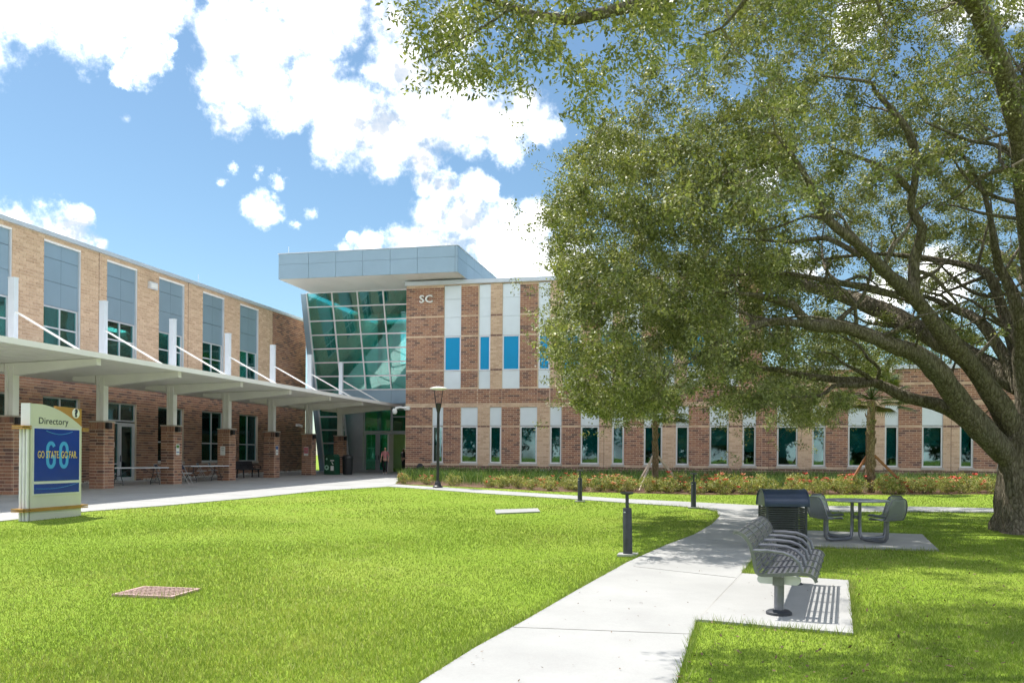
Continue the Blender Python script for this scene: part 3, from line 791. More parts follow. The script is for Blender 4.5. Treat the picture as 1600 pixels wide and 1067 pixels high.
for x in (-23.2, -19.4):
    mb = MB(); mb.tube([(x, 58, 0.5), (x, 58, 11.9)], 0.22, 14); mb.build('column', M['room'], atrium, True)
mb = MB()
for z in (6.0, 6.35, 6.7): mb.bar((-25.2, 56.5, z), (-17.2, 56.5, z), 0.04, 0.05)
mb.build('gallery_rail', M['aluminium'], atrium)
# flat roof with its deep metal fascia
BX0, BX1, BY0, BY1, BZ0, BZ1 = -24.8, -13.75, 45.8, 58.0, 12.0, 13.48
mb = MB(); mb.box(BX0 + 0.05, BX1 - 0.05, BY0 + 0.05, BY1, BZ0 + 0.04, BZ1 - 0.02); mb.build('roof', M['aluminium_dark'], atrium)
jx = [BX0] + [XF(p, BY0, 415) for p in (482, 524.5, 566.5, 609.5, 652, 711)] + [BX1]
for a, b in zip(jx[:-1], jx[1:]):
    for z0, z1 in ((BZ0, 12.86), (12.86, BZ1)):
        mb = MB(); mb.box(a + 0.008, b - 0.008, BY0, BY0 + 0.045, z0 + 0.006, z1 - 0.006); mb.build('fascia_panel', M['panel_blue'], atrium)
y = BY0
while y < BY1 - 0.1:
    y1 = min(BY1, y + 1.75)
    for z0, z1 in ((BZ0, 12.86), (12.86, BZ1)):
        for xa, xb in ((BX1 - 0.045, BX1), (BX0, BX0 + 0.045)):
            mb = MB(); mb.box(xa, xb, y + (0.05 if y == BY0 else 0.008), y1 - 0.008, z0 + 0.006, z1 - 0.006); mb.build('fascia_panel', M['panel_blue'], atrium)
    y = y1
mb = MB(); mb.box(BX0 - 0.03, BX1 + 0.03, BY0 - 0.03, BY1, BZ1, BZ1 + 0.05); mb.build('roof_edge', M['coping'], atrium)
for a, b in zip(jx[:-1], jx[1:]):
    mb = MB(); mb.box(a + 0.008, b - 0.008, BY0 + 0.055, 50.05, BZ0 + 0.004, BZ0 + 0.035); mb.build('soffit_panel', M['soffit'], atrium)
mb = MB(); mb.tube([(BX0 + 0.5, BY0 + 0.3, BZ1 + 0.05), (BX0 + 0.5, BY0 + 0.3, BZ1 + 0.5)], 0.014, 5); mb.build('lightning_rod', M['white_paint'], atrium)

# ------------------------------------------------------------------ COVERED WALK
walk = thing('covered_walk', 'white steel walkway canopy on brick piers with upright fins and tie rods', 'canopy')
PX, PW = -22.4, 0.31
PY = [23.6 + 4.3 * k for k in range(7)]
ZC0, ZC1 = 4.58, 4.70
mb = MB(); y0, y1 = 17.0, 50.6
mb.hexa([(-25.3, y0, 4.52), (-18.85, y0, 4.70), (-18.85, y1, 4.70), (-25.3, y1, 4.52)], [(-25.3, y0, 4.62), (-18.85, y0, 4.80), (-18.85, y1, 4.80), (-25.3, y1, 4.62)])
mb.build('canopy_roof', M['white_steel'], walk)
mb = MB()
yy = y0
while yy < y1:
    mb.hexa([(-25.2, yy, 4.505), (-18.95, yy, 4.682), (-18.95, yy + 0.03, 4.682), (-25.2, yy + 0.03, 4.505)], [(-25.2, yy, 4.518), (-18.95, yy, 4.694), (-18.95, yy + 0.03, 4.694), (-25.2, yy + 0.03, 4.518)])
    yy += 0.3
mb.build('deck_rib', M['white_steel'], walk)
mb = MB(); mb.box(-18.845, -18.80, y0, y1, 4.66, 4.83); mb.build('edge_trim', M['white_steel'], walk)
# one pier's bricks, shared
def pier_bricks(h):
    faces = []
    z = 0.0; k = 0
    while z + BP <= h - 0.24:
        segs = [(-PW, -PW + BL), (-PW + BL, PW)] if k % 2 else [(-PW, -PW + 0.62 - BL), (-PW + 0.62 - BL, PW)]
        for a, b in segs: faces.append((a + BJ / 2, b - BJ / 2, z + BJ / 2, z + BP - BJ / 2))
        z += BP; k += 1
    for i in range(6):                                   # soldier course under the cap
        a = -PW + i * 0.62 / 6; faces.append((a + 0.007, a + 0.62 / 6 - 0.007, z + 0.01, h - 0.055))
    return faces
PB = {}
def pier_brick(key, sz, mt):
    kk = (tuple(round(s, 3) for s in sz), mt)
    if kk not in PB:
        mb = MB().box(-sz[0] / 2, sz[0] / 2, -sz[1] / 2, sz[1] / 2, -sz[2] / 2, sz[2] / 2)
        o = mb.build('brick', M[mt]); PB[kk] = o.data; bpy.data.objects.remove(o)
    return PB[kk]
for k, y in enumerate(PY):
    g = gz(y) + 0.02; top = 2.86; h = top - g
    mb = MB(); mb.box(PX - PW + 0.012, PX + PW - 0.012, y - PW + 0.012, y + PW - 0.012, g - 0.05, top - 0.05)
    pier = mb.build('pier', M['mortar'], walk)
    mb = MB(); mb.box(PX - PW - 0.02, PX + PW + 0.02, y - PW - 0.02, y + PW + 0.02, top - 0.05, top); mb.build('cap', M['stone'], pier)
    mass = MB()
    for face in range(4):
        for (a, b, z0, z1) in pier_bricks(h):
            w_, c_, zc = b - a, (a + b) / 2, g + (z0 + z1) / 2
            mt = 'brick_brown'
            if face % 2 == 0:
                s_ = -1 if face == 0 else 1; cen = (PX + c_, y + s_ * (PW - 0.04), zc); sz = (w_, 0.08, z1 - z0)
            else:
                s_ = 1 if face == 1 else -1; cen = (PX + s_ * (PW - 0.04), y + c_, zc); sz = (0.08, w_, z1 - z0)
            if abs(c_) + w_ / 2 > PW - 0.02 and face % 2 == 1:      # the other two faces own the corners
                cut = 0.085; lo, hi = c_ - w_ / 2, c_ + w_ / 2
                if hi > PW - 0.02: hi -= cut
                if lo < -PW + 0.02: lo += cut
                if hi - lo < 0.03: continue
                sz = (0.08, hi - lo, sz[2]); cen = (cen[0], y + (lo + hi) / 2, zc)
            if 1 <= k <= 3 and face in (0, 1):
                link('brick', pier_brick(None, sz, mt), pier, cen)
            else:
                mass.box(cen[0] - sz[0] / 2, cen[0] + sz[0] / 2, cen[1] - sz[1] / 2, cen[1] + sz[1] / 2, cen[2] - sz[2] / 2, cen[2] + sz[2] / 2)
    o = mass.build('brickwork', M['brick_brown'], pier); o['kind'] = 'stuff'
    mb = MB(); mb.box(PX + PW + 0.004, PX + PW + 0.15, y - 0.22, y - 0.02, top - 0.29, top - 0.07); mb.build('downlight', M['black_metal'], pier)
    # steel above
    mb = MB(); mb.box(PX - 0.16, PX - 0.05, y - 0.13, y + 0.13, top + 0.001, 4.5); mb.box(PX + 0.05, PX + 0.16, y - 0.13, y + 0.13, top + 0.001, 4.5); mb.box(PX - 0.05, PX + 0.05, y - 0.08, y + 0.08, top + 0.001, 4.5)
    mb.build('column', M['white_steel'], walk)
    def under(x): return 4.52 + (x + 25.3) * 0.18 / 6.45 - 0.018
    mb = MB(); prof = [(PX - 0.2, under(PX - 0.2)), (-19.12, under(-19.12)), (-19.12, under(-19.12) - 0.19), (PX + 0.2, 4.18), (PX - 0.2, 4.18)]
    for t0, t1 in ((y - 0.10, y - 0.05), (y + 0.05, y + 0.10)):
        mb.prism(prof, lambda u, v, t: (u, t, v), t0, t1)
    mb.box(-19.12, -19.09, y - 0.10, y + 0.10, under(-19.12) - 0.20, under(-19.12)); mb.build('beam', M['white_steel'], walk)
    mb = MB(); mb.prism([(PX - 0.25, under(PX - 0.3)), (PX - 1.25, under(PX - 1.3)), (PX - 1.25, under(PX - 1.3) - 0.14), (PX - 0.25, 4.3)], lambda u, v, t: (u, t, v), y - 0.08, y + 0.08); mb.build('bracket', M['white_steel'], walk)
    mb = MB(); mb.box(PX - 0.10, PX + 0.14, y - 0.09, y + 0.09, 4.62, 7.38); mb.box(PX - 0.11, PX + 0.15, y - 0.10, y + 0.10, 7.38, 7.42); mb.build('fin', M['fin_steel'], walk)
    mb = MB(); mb.tube([(PX + 0.14, y, 6.28), (-19.5, y, 4.80)], 0.035, 8); mb.build('tie_rod', M['white_paint'], walk)

# ================================================================== OBJECTS
# ------------------------------------------------------------------ directory sign (front faces +X)
M['sign_body'] = mat_plain('sign_grey_green', (0.64, 0.63, 0.57), 0.45, 0.1, vary=0.05, scale=1.5)
M['sign_end'] = mat_plain('sign_pale_grey', (0.72, 0.72, 0.75), 0.4, 0.2, vary=0.05)
M['sign_ochre'] = mat_plain('sign_ochre', (0.42, 0.22, 0.045), 0.5, vary=0.12, scale=4.0)
M['sign_blue'] = mat_plain('poster_blue', (0.005, 0.040, 0.33), 0.2, vary=0.1, scale=1.0, spec=0.6)
M['sign_cyan'] = mat_plain('poster_cyan', (0.06, 0.36, 0.80), 0.3, vary=0.03)
M['sign_yellow'] = mat_plain('poster_yellow', (0.80, 0.58, 0.18), 0.4, vary=0.03)
M['ink'] = mat_plain('dark_ink', (0.015, 0.02, 0.05), 0.5, vary=0.1)
sx_, sy_ = -14.33, 15.62
sign = thing('directory_sign', 'grey directory sign with curved top, ochre bars and blue poster at the lawn edge', 'sign', (sx_, sy_, gz(sy_)))
SL = 1.54
crv = [(0.0, 2.56)] + [(0.25 + t * (SL - 0.25), 2.56 - 0.46 * t ** 1.8) for t in [i / 14 for i in range(15)]]
outline = [(0, 0.0)] + crv + [(SL, 0.0)]
MB().prism(outline, lambda u, v, t: (t, u, v), -0.20, 0.0).build('body', M['sign_body'], sign)
MB().box(-0.23, 0.004, -0.03, 0.0, 2.02, 2.565).build('end_cap', M['sign_end'], sign)
for i in range(3):
    MB().tube([(-0.03 - 0.085 * i, -0.055, 0.0), (-0.03 - 0.085 * i, -0.055, 2.02)], 0.034, 12).build('post', M['sign_end'], sign, True)
MB().prism([(0.95, 1.95), (0.95, 2.56), (1.78, 2.54), (1.78, 1.95)], lambda u, v, t: (t, u, v), -0.26, -0.205).build('backing_panel', M['sign_ochre'], sign)
q = MB().tube([(-0.204, 1.58, 2.42), (-0.190, 1.58, 2.42)], 0.115, 24).build('badge', M['white_paint'], sign, True)
put_text('question_mark', '?', 0.24, M['ink'], sign, (-0.186, 1.58, 2.42), (0, 1, 0), (0, 0, 1), 0.003, sx=1.15, bold=0.014)
for z in (2.00, 0.20):
    for dz in (0.0, 0.045):
        MB().box(-0.27, 0.03, -0.24, -0.005, z + dz, z + dz + 0.03).build('bar', M['sign_ochre'], sign)
        MB().box(-0.22, 0.028, SL + 0.005, SL + 0.20, z + dz, z + dz + 0.03).build('bar', M['sign_ochre'], sign)
MB().box(0.004, 0.03, -0.004, SL + 0.004, 0.20, 0.275).build('bar', M['sign_ochre'], sign)
MB().box(0.002, 0.014, 0.05, SL - 0.06, 0.55, 2.05).build('poster_frame', M['sign_end'], sign)
MB().box(0.0145, 0.020, 0.085, SL - 0.095, 0.86, 2.02).build('poster', M['sign_blue'], sign)
MB().box(0.0145, 0.020, 0.085, SL - 0.095, 0.585, 0.80).build('poster_strip', M['sign_blue'], sign)
put_text('directory_lettering', 'Directory', 0.205, M['ink'], sign, (0.003, 0.66, 2.19), (0, 1, 0), (0, 0, 1), 0.003, sx=1.03)
def ribbon(name, pts, wd, mat, x):
    vs, fs = [], []; n = len(pts)
    for k in range(n):
        p, q_ = Vector(pts[max(k - 1, 0)]), Vector(pts[min(k + 1, n - 1)]); tg = (q_ - p).normalized(); nm = Vector((-tg.y, tg.x)) * wd / 2; c = Vector(pts[k])
        vs += [(x, c.x - nm.x, c.y - nm.y), (x, c.x + nm.x, c.y + nm.y), (x - 0.002, c.x + nm.x, c.y + nm.y), (x - 0.002, c.x - nm.x, c.y - nm.y)]
    for k in range(n - 1):
        for e in range(4): fs.append((k * 4 + e, k * 4 + (e + 1) % 4, k * 4 + 4 + (e + 1) % 4, k * 4 + 4 + e))
    return MB().add(vs, fs).build(name, mat, sign)
def stadium(cy, cz, hw_, hh_, a0, a1, n=44):
    out = []
    for k in range(n + 1):
        a = a0 + (a1 - a0) * k / n; s_ = math.sin(a)
        out.append((cy + hw_ * math.copysign(min(1, abs(math.cos(a)) ** 0.8), math.cos(a)), cz + (hh_ - hw_) * max(-1, min(1, s_ * 2.2)) + hw_ * s_ * abs(s_)))
    return out
gpts = stadium(0.565, 1.44, 0.105, 0.265, R(30), R(346)); ribbon('poster_letter', gpts + [(0.67, 1.40), (0.58, 1.405)], 0.085, M['sign_cyan'], 0.0235)
ribbon('poster_letter', stadium(0.955, 1.44, 0.105, 0.265, 0.0, 2 * math.pi + 0.12, 52), 0.085, M['sign_cyan'], 0.0235)
put_text('poster_slogan', 'GO STATE. GO FAR.', 0.225, M['sign_yellow'], sign, (0.0265, 0.77, 1.44), (0, 1, 0), (0, 0, 1), 0.0015, sx=0.565, bold=0.0015)
def poster_wave(z, a0, a1, y0, y1, w_):
    pts = [(0.0225, y0 + (y1 - y0) * i / 20, z + a0 * math.sin(math.pi * i / 20) + a1 * i / 20) for i in range(21)]
    MB().tube(pts, w_, 5).build('poster_swirl', M['sign_cyan'], sign)
poster_wave(1.975, -0.07, 0.0, 0.42, 1.22, 0.006); poster_wave(0.70, -0.05, 0.09, 0.12, 1.40, 0.004)

# ------------------------------------------------------------------ notices taped to the piers
M['paper_pink'] = mat_plain('pink_paper', (0.62, 0.20, 0.24), 0.7); M['paper_green'] = mat_plain('green_print', (0.10, 0.24, 0.05), 0.7); M['paper_blue'] = mat_plain('blue_print', (0.05, 0.12, 0.35), 0.7)
def notice(k, face, u, z, w_, h, label, blocks):
    y = PY[k]
    t = thing('paper_notice', label, 'notice', (PX + (u if face == 'y' else PW + 0.004), y + (-PW - 0.004 if face == 'y' else u), z), group='notices on the piers')
    def rect(name, a, b, c, d, n, mt):
        mb = MB()
        if face == 'y': mb.box(a, b, -n - 0.003, -n, c, d)
        else: mb.box(n, n + 0.003, a, b, c, d)
        mb.build(name, M[mt], t)
    rect('sheet', -w_ / 2, w_ / 2, -h / 2, h / 2, 0.0, 'white_paint')
    for (a, b, c, d, mt) in blocks: rect('print', a * w_, b * w_, c * h, d * h, 0.0035, mt)
notice(2, 'x', -0.02, 1.82, 0.24, 0.46, 'white notice with green picture on the pier by the folding tables', [(-0.4, 0.4, 0.15, 0.42, 'paper_green'), (-0.4, 0.4, -0.28, -0.2, 'paper_blue')])
notice(3, 'y', -0.02, 1.80, 0.26, 0.42, 'plain white notice on the front of the pier beside the second table', [(-0.3, 0.3, 0.3, 0.34, 'ink'), (-0.3, 0.3, 0.1, 0.13, 'ink'), (0.0, 0.12, -0.02, 0.03, 'ink')])
notice(4, 'x', -0.02, 1.86, 0.26, 0.48, 'white notice with dark blue top on the pier beside the dark bench', [(-0.45, 0.45, 0.1, 0.45, 'paper_blue'), (-0.3, 0.3, -0.2, -0.15, 'ink')])
notice(5, 'y', -0.02, 1.84, 0.28, 0.50, 'pink notice on the pier nearest the green recycling bin', [(-0.45, 0.45, -0.25, 0.45, 'paper_pink'), (-0.3, 0.3, 0.0, 0.12, 'white_paint')])

# ------------------------------------------------------------------ folding tables and chairs under the canopy
M['table_top'] = mat_plain('grey_plastic_top', (0.60, 0.61, 0.64), 0.5, vary=0.04)
def fold_table(a, b, label):
    a, b = Vector(a), Vector(b); rz = math.atan2(b.y - a.y, b.x - a.x); c = (a + b) / 2
    t = thing('folding_table', label, 'table', (c.x, c.y, gz(c.y) + 0.02), rz, 'folding tables under the canopy')
    MB().box(-1.22, 1.22, -0.38, 0.38, 0.70, 0.745).build('table_top', M['table_top'], t)
    for s in (-1, 1):
        mb = MB(); x = s * 0.82
        for q_ in (-1, 1): mb.tube([(x, q_ * 0.12, 0.69), (x, q_ * 0.14, 0.42), (x, q_ * 0.30, 0.16), (x, q_ * 0.32, 0.0)], 0.016, 7)
        mb.tube([(x, -0.16, 0.38), (x, 0.16, 0.38)], 0.012, 6); mb.tube([(x, -0.31, 0.10), (x, 0.31, 0.10)], 0.012, 6); mb.tube([(x, 0, 0.38), (s * 0.3, 0, 0.69)], 0.010, 6)
        mb.build('leg', M['charcoal_metal'], t, True)
fold_table(G(172, 760), G(254, 757), 'grey folding table in front of the glass side door')
fold_table(G(287, 754.5), G(349, 751.5), 'grey folding table nearer the dark bench')
M['chair_pad'] = mat_plain('navy_chair_pad', (0.02, 0.028, 0.06), 0.6); M['chair_tube'] = mat_plain('grey_chair_tube', (0.42, 0.42, 0.42), 0.4, 0.4)
def fold_chair(p, rz, label):
    t = thing('folding_chair', label, 'chair', (p.x, p.y, gz(p.y) + 0.02), rz, 'folding chairs at the tables')
    mb = MB()                                             # seat at front (+Y is forward)
    for s in (-1, 1): mb.tube([(s * 0.20, 0.26, 0.0), (s * 0.20, 0.0, 0.45), (s * 0.20, -0.17, 0.78)], 0.014, 7)
    mb.tube([(-0.20, -0.17, 0.78), (-0.15, -0.19, 0.82), (0.15, -0.19, 0.82), (0.20, -0.17, 0.78)], 0.014, 7)
    mb.build('front_frame', M['chair_tube'], t, True)
    mb = MB()
    for s in (-1, 1): mb.tube([(s * 0.17, -0.26, 0.0), (s * 0.17, 0.05, 0.44)], 0.013, 7)
    mb.tube([(-0.17, -0.22, 0.06), (0.17, -0.22, 0.06)], 0.011, 6); mb.build('rear_frame', M['chair_tube'], t, True)
    MB().box(-0.19, 0.19, -0.16, 0.24, 0.435, 0.465).build('seat', M['table_top'], t)
    MB().hexa([(-0.185, -0.115, 0.62), (0.185, -0.115, 0.62), (0.185, -0.09, 0.625), (-0.185, -0.09, 0.625)], [(-0.185, -0.20, 0.80), (0.185, -0.20, 0.80), (0.185, -0.175, 0.805), (-0.185, -0.175, 0.805)]).build('backrest', M['chair_pad'], t)
fold_chair(G(176, 757.5), R(-60), 'grey folding chair at the end of the first table beside a brick pier')
fold_chair(G(249, 754.8), R(-75), 'grey folding chair behind the far end of the first table')
fold_chair(G(289, 756.0), R(-80), 'grey folding chair with navy back standing between the two tables')
fold_chair(G(314, 750.6), R(-70), 'grey folding chair behind the middle of the second table')
fold_chair(G(332, 749.4), R(-70), 'grey folding chair behind the far end of the second table')

# ------------------------------------------------------------------ dark bench under the canopy (faces +X)
bp = G(396, 746.5)
t = thing('park_bench', 'dark metal bench with three part back between brick piers', 'bench', (bp.x - 0.3, bp.y, gz(bp.y) + 0.02))
M['bench_dark'] = mat_plain('dark_bench_metal', (0.035, 0.036, 0.042), 0.5, 0.1, vary=0.2)
for i in range(3):
    y0, y1 = -0.9 + i * 0.61, -0.9 + (i + 1) * 0.61 - 0.03
    MB().hexa([(-0.20, y0, 0.44), (0.26, y0, 0.41), (0.26, y1, 0.41), (-0.20, y1, 0.44)], [(-0.20, y0, 0.47), (0.26, y0, 0.44), (0.26, y1, 0.44), (-0.20, y1, 0.47)]).build('seat', M['bench_dark'], t)
    MB().prism([(-0.20, 0.46), (-0.26, 0.62), (-0.33, 0.86), (-0.36, 0.86), (-0.29, 0.62), (-0.23, 0.46)], lambda u, v, s: (u, s, v), y0, y1).build('backrest', M['bench_dark'], t)
for y in (-0.9, -0.3, 0.31, 0.9):
    MB().tube([(-0.25, y, 0.66), (0.08, y, 0.66), (0.2, y, 0.60), (0.22, y, 0.44)], 0.016, 7).build('armrest', M['bench_dark'], t, True)
for y in (-0.75, 0.75):
    mb = MB(); mb.bar((-0.2, y, 0.43), (0.22, y, 0.40), 0.05, 0.05); mb.bar((-0.18, y, 0.42), (-0.22, y, 0.0), 0.05, 0.05); mb.bar((0.15, y, 0.40), (0.19, y, 0.0), 0.05, 0.05); mb.build('leg', M['bench_dark'], t)

# ------------------------------------------------------------------ bins by the entrance
M['bin_green'] = mat_plain('green_plastic', (0.012, 0.075, 0.04), 0.45, vary=0.15); M['bin_print'] = mat_plain('pale_green_print', (0.38, 0.62, 0.5), 0.5)
bx, by = G(515, 742).x, 46.4
t = thing('recycling_bin', 'dark green recycling bin with pale round symbol and white label', 'bin', (bx, by, gz(by) + 0.02), R(-6))
MB().prism([(-0.36, 0.0), (0.36, 0.0), (0.33, 1.05), (0.20, 1.18), (-0.20, 1.18), (-0.33, 1.05)], lambda u, v, s: (u, s, v), -0.30, 0.30).build('body', M['bin_green'], t)
MB().prism([(-0.34, 1.06), (0.34, 1.06), (0.21, 1.20), (-0.21, 1.20)], lambda u, v, s: (u, s, v), -0.315, 0.315).build('lid', M['bin_green'], t)
mb = MB()
for i in range(8):
    a = 2 * math.pi * i / 8; mb.tube([(-0.19 + 0.11 * math.cos(a), -0.308, 0.42 + 0.11 * math.sin(a)), (-0.19 + 0.11 * math.cos(a), -0.302, 0.42 + 0.11 * math.sin(a))], 0.05, 10)
mb.build('round_symbol', M['bin_print'], t)
MB().prism([(-0.19, 0.84), (-0.12, 0.92), (-0.19, 1.0), (-0.26, 0.92)], lambda u, v, s: (u, s, v), -0.308, -0.302).build('diamond_symbol', M['bin_print'], t)
mb = MB(); mb.box(0.08, 0.28, -0.308, -0.302, 0.24, 0.52); mb.box(0.05, 0.30, -0.308, -0.302, 0.80, 0.86); mb.prism([(0.12, 0.74), (0.18, 0.74), (0.27, 0.60), (0.21, 0.60)], lambda u, v, s: (u, s, v), -0.308, -0.302); mb.build('label_print', M['white_paint'], t)
t = thing('litter_bin', 'plain black litter bin beside the green recycling bin', 'bin', (bx + 0.82, by + 0.35, gz(by) + 0.02))
MB().lathe((0, 0, 0), [(0.26, 0), (0.29, 0.1), (0.31, 0.92), (0.33, 0.94), (0.33, 1.0)], 20).build('body', M['black_metal'], t, True)
MB().lathe((0, 0, 1.0), [(0.335, 0.0), (0.30, 0.10), (0.16, 0.17), (0.15, 0.17)], 20).build('lid', M['black_metal'], t, True)

# ------------------------------------------------------------------ lamp post
lp = G(684, 762.5)
t = thing('lamp_post', 'tall black lamp post with pale disc head beside the path', 'lamp post', lp)
MB().lathe((0, 0, 0), [(0.20, 0.0), (0.20, 0.05), (0.14, 0.09), (0.11, 0.22), (0.075, 0.26), (0.075, 0.28)], 18).build('base', M['black_metal'], t, True)
MB().tube([(0, 0, 0.25), (0, 0, 1.8), (0, 0, 3.15)], [0.062, 0.058, 0.055], 14).build('pole', M['black_metal'], t, True)
MB().lathe((0, 0, 3.05), [(0.055, 0), (0.075, 0.06), (0.12, 0.30), (0.13, 0.36), (0.06, 0.38)], 16).build('neck', M['black_metal'], t, True)
for s in (-1, 1):
    MB().tube([(s * 0.10, 0, 3.36), (s * 0.13, 0, 3.55), (s * 0.19, 0, 3.98)], 0.018, 8).build('arm', M['black_metal'], t, True)
MB().lathe((0, 0, 3.96), [(0.20, 0.0), (0.34, 0.03), (0.36, 0.06), (0.30, 0.09), (0.12, 0.13), (0.02, 0.14)], 28).build('lamp_head', M['lamp_white'] if 'lamp_white' in M else M['white_paint'], t, True)
tag(slab('lamp_footing', [(lp.x - 0.38, lp.y - 0.36), (lp.x + 0.38, lp.y - 0.36), (lp.x + 0.38, lp.y + 0.36), (lp.x - 0.38, lp.y + 0.36)], 0.027, M['concrete']), kind='structure')
t.location.z += 0.027

# ------------------------------------------------------------------ bollards
def bollard(p, label, lean=0.0):
    t = thing('path_bollard', label, 'bollard', (p.x, p.y, p.z + 0.01), 0, 'bollards along the path')
    MB().box(-0.15, 0.15, -0.15, 0.15, 0.0, 0.03).build('footing', M['concrete'], t)
    MB().lathe((0, 0, 0.03), [(0.074, 0.0), (0.072, 0.02), (0.068, 0.69), (0.064, 0.70), (0.04, 0.702)], 20).build('post', M['charcoal_metal'], t, True)
    MB().tube([(0, 0, 0.72), (0, 0, 0.95)], 0.026, 14).build('stem', M['charcoal_metal'], t, True)
    MB().box(-0.05, -0.02, -0.068, -0.062, 0.66, 0.675).build('badge', M['aluminium'], t)
    MB().lathe((0, 0, 0.93), [(0.03, 0.0), (0.085, 0.012), (0.102, 0.024), (0.102, 0.040), (0.06, 0.046)], 24).build('cap', M['charcoal_metal'], t, True)
    t.rotation_euler = (0, R(lean), 0)
bollard(G(981, 868.5), 'nearest black disc-capped bollard where the lawn meets the pale path', -1.2)
bollard(G(906, 784.0), 'small black bollard at the far path, closest to the tall lamp post')
bollard(G(1083.5, 794.0), 'small black bollard at the tip of the lawn near the oak shadow')

# ------------------------------------------------------------------ drain grate and cover slab in the lawn
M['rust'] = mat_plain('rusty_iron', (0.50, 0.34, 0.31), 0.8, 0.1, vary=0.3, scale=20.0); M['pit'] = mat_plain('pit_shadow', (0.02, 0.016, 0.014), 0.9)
ga, gb, gc, gd = G(180, 932.5), G(221, 918.5), G(311, 922), G(272, 934)
c_ = (ga + gb + gc + gd) / 4; rz = math.atan2(gc.y - gb.y, gc.x - gb.x)
t = thing('drain_grate', 'rust coloured iron drain grate sunk in the lawn', 'drain', (c_.x, c_.y, gz(c_.y) - 0.012), rz)
LG, WG = (gc - gb).length, abs((gb - ga).cross((gc - gb).normalized()).length)
mb = MB(); h, v = LG / 2, WG / 2
for a in ((-h, h, -v, -v + 0.035), (-h, h, v - 0.035, v), (-h, -h + 0.035, -v + 0.035, v - 0.035), (h - 0.035, h, -v + 0.035, v - 0.035)): mb.box(a[0], a[1], a[2], a[3], 0.0, 0.035)
mb.build('rim', M['rust'], t)
t.location.z += 0.004
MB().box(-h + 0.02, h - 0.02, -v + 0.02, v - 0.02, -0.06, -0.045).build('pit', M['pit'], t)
nb = 12
for i in range(nb):
    x = -h + 0.05 + (LG - 0.1) * i / (nb - 1); MB().box(x - 0.005, x + 0.005, -v + 0.03, v - 0.03, 0.012, 0.032).build('bar', M['rust'], t)
for i in range(5):
    y = -v + 0.1 + (WG - 0.2) * i / 4; MB().box(-h + 0.03, h - 0.03, y - 0.008, y + 0.008, 0.018, 0.031).build('cross_bar', M['rust'], t)
sp = [G(*p) for p in ((773, 797.5), (840, 795.5), (844, 800.5), (775, 803.5))]
cs = MB().prism(flat(sp), lambda u, v, s: (u, v, gz(v) + s), -0.02, 0.032).build('cover_slab', M['concrete'])
tag(cs, 'flat pale concrete utility cover lying in the lawn', 'slab')

# ------------------------------------------------------------------ near bench: four seats on two posts, back towards the path
b0, b1 = G(1217, 963), G(1238, 915)
axis = (b1 - b0); axis.z = 0; blen = axis.length; rz = math.atan2(axis.y, axis.x) - math.pi / 2
t = thing('seat_bench', 'grey slatted four seat bench with curved back and hoop arms on the path pad', 'bench', (b0.x, b0.y, b0.z + 0.026), rz)
# local: +Y along the bench away from the camera, +X the way the bench faces
SEGL, Y0 = 0.585, -0.20
def prof(s):
    """profile point (x, z) from back top (s = 0) over the seat to the front lip (s = 1)"""
    P_ = [(-0.42, 0.800), (-0.37, 0.805), (-0.31, 0.765), (-0.265, 0.70), (-0.235, 0.60), (-0.215, 0.50), (-0.195, 0.425), (-0.14, 0.402), (0.0, 0.412), (0.16, 0.428), (0.27, 0.430), (0.33, 0.405), (0.355, 0.36)]
    x = s * (len(P_) - 1); i = min(int(x), len(P_) - 2); f = x - i
    p0, p1, p2, p3 = P_[max(i - 1, 0)], P_[i], P_[i + 1], P_[min(i + 2, len(P_) - 1)]
    return tuple(0.5 * ((2 * p1[k]) + (-p0[k] + p2[k]) * f + (2 * p0[k] - 5 * p1[k] + 4 * p2[k] - p3[k]) * f * f + (-p0[k] + 3 * p1[k] - 3 * p2[k] + p3[k]) * f ** 3) for k in (0, 1))
dense = [prof(i / 300) for i in range(301)]
arc = [0.0]
for a, b in zip(dense[:-1], dense[1:]): arc.append(arc[-1] + math.hypot(b[0] - a[0], b[1] - a[1]))
def at_arc(L):
    L = min(max(L, 0), arc[-1] - 1e-6)
    j = next(i for i in range(300) if arc[i + 1] > L)
    f = (L - arc[j]) / (arc[j + 1] - arc[j]); a, b = dense[j], dense[j + 1]
    return (a[0] + (b[0] - a[0]) * f, a[1] + (b[1] - a[1]) * f), math.atan2(b[1] - a[1], b[0] - a[0])
NS = 21; pitch = arc[-1] / NS; slat_mesh = {}
for i in range(NS):
    (x, z), ang = at_arc((i + 0.5) * pitch)
    mb = MB(); hw, hl = pitch * 0.235, SEGL / 2 - 0.004
    ca, sa = math.cos(ang), math.sin(ang)
    f_ = lambda u, n, y: (x + u * ca - n * sa, y, z + u * sa + n * ca)
    mb.hexa([f_(-hw, -0.004, -hl), f_(hw, -0.004, -hl), f_(hw, -0.004, hl), f_(-hw, -0.004, hl)], [f_(-hw, 0.004, -hl), f_(hw, 0.004, -hl), f_(hw, 0.004, hl), f_(-hw, 0.004, hl)])
    o = mb.build('slat', M['grey_metal'], t, loc=(0, Y0 + SEGL / 2, 0))
    for s in range(1, 4): link('slat', o.data, t, (0, Y0 + SEGL * (s + 0.5), 0))
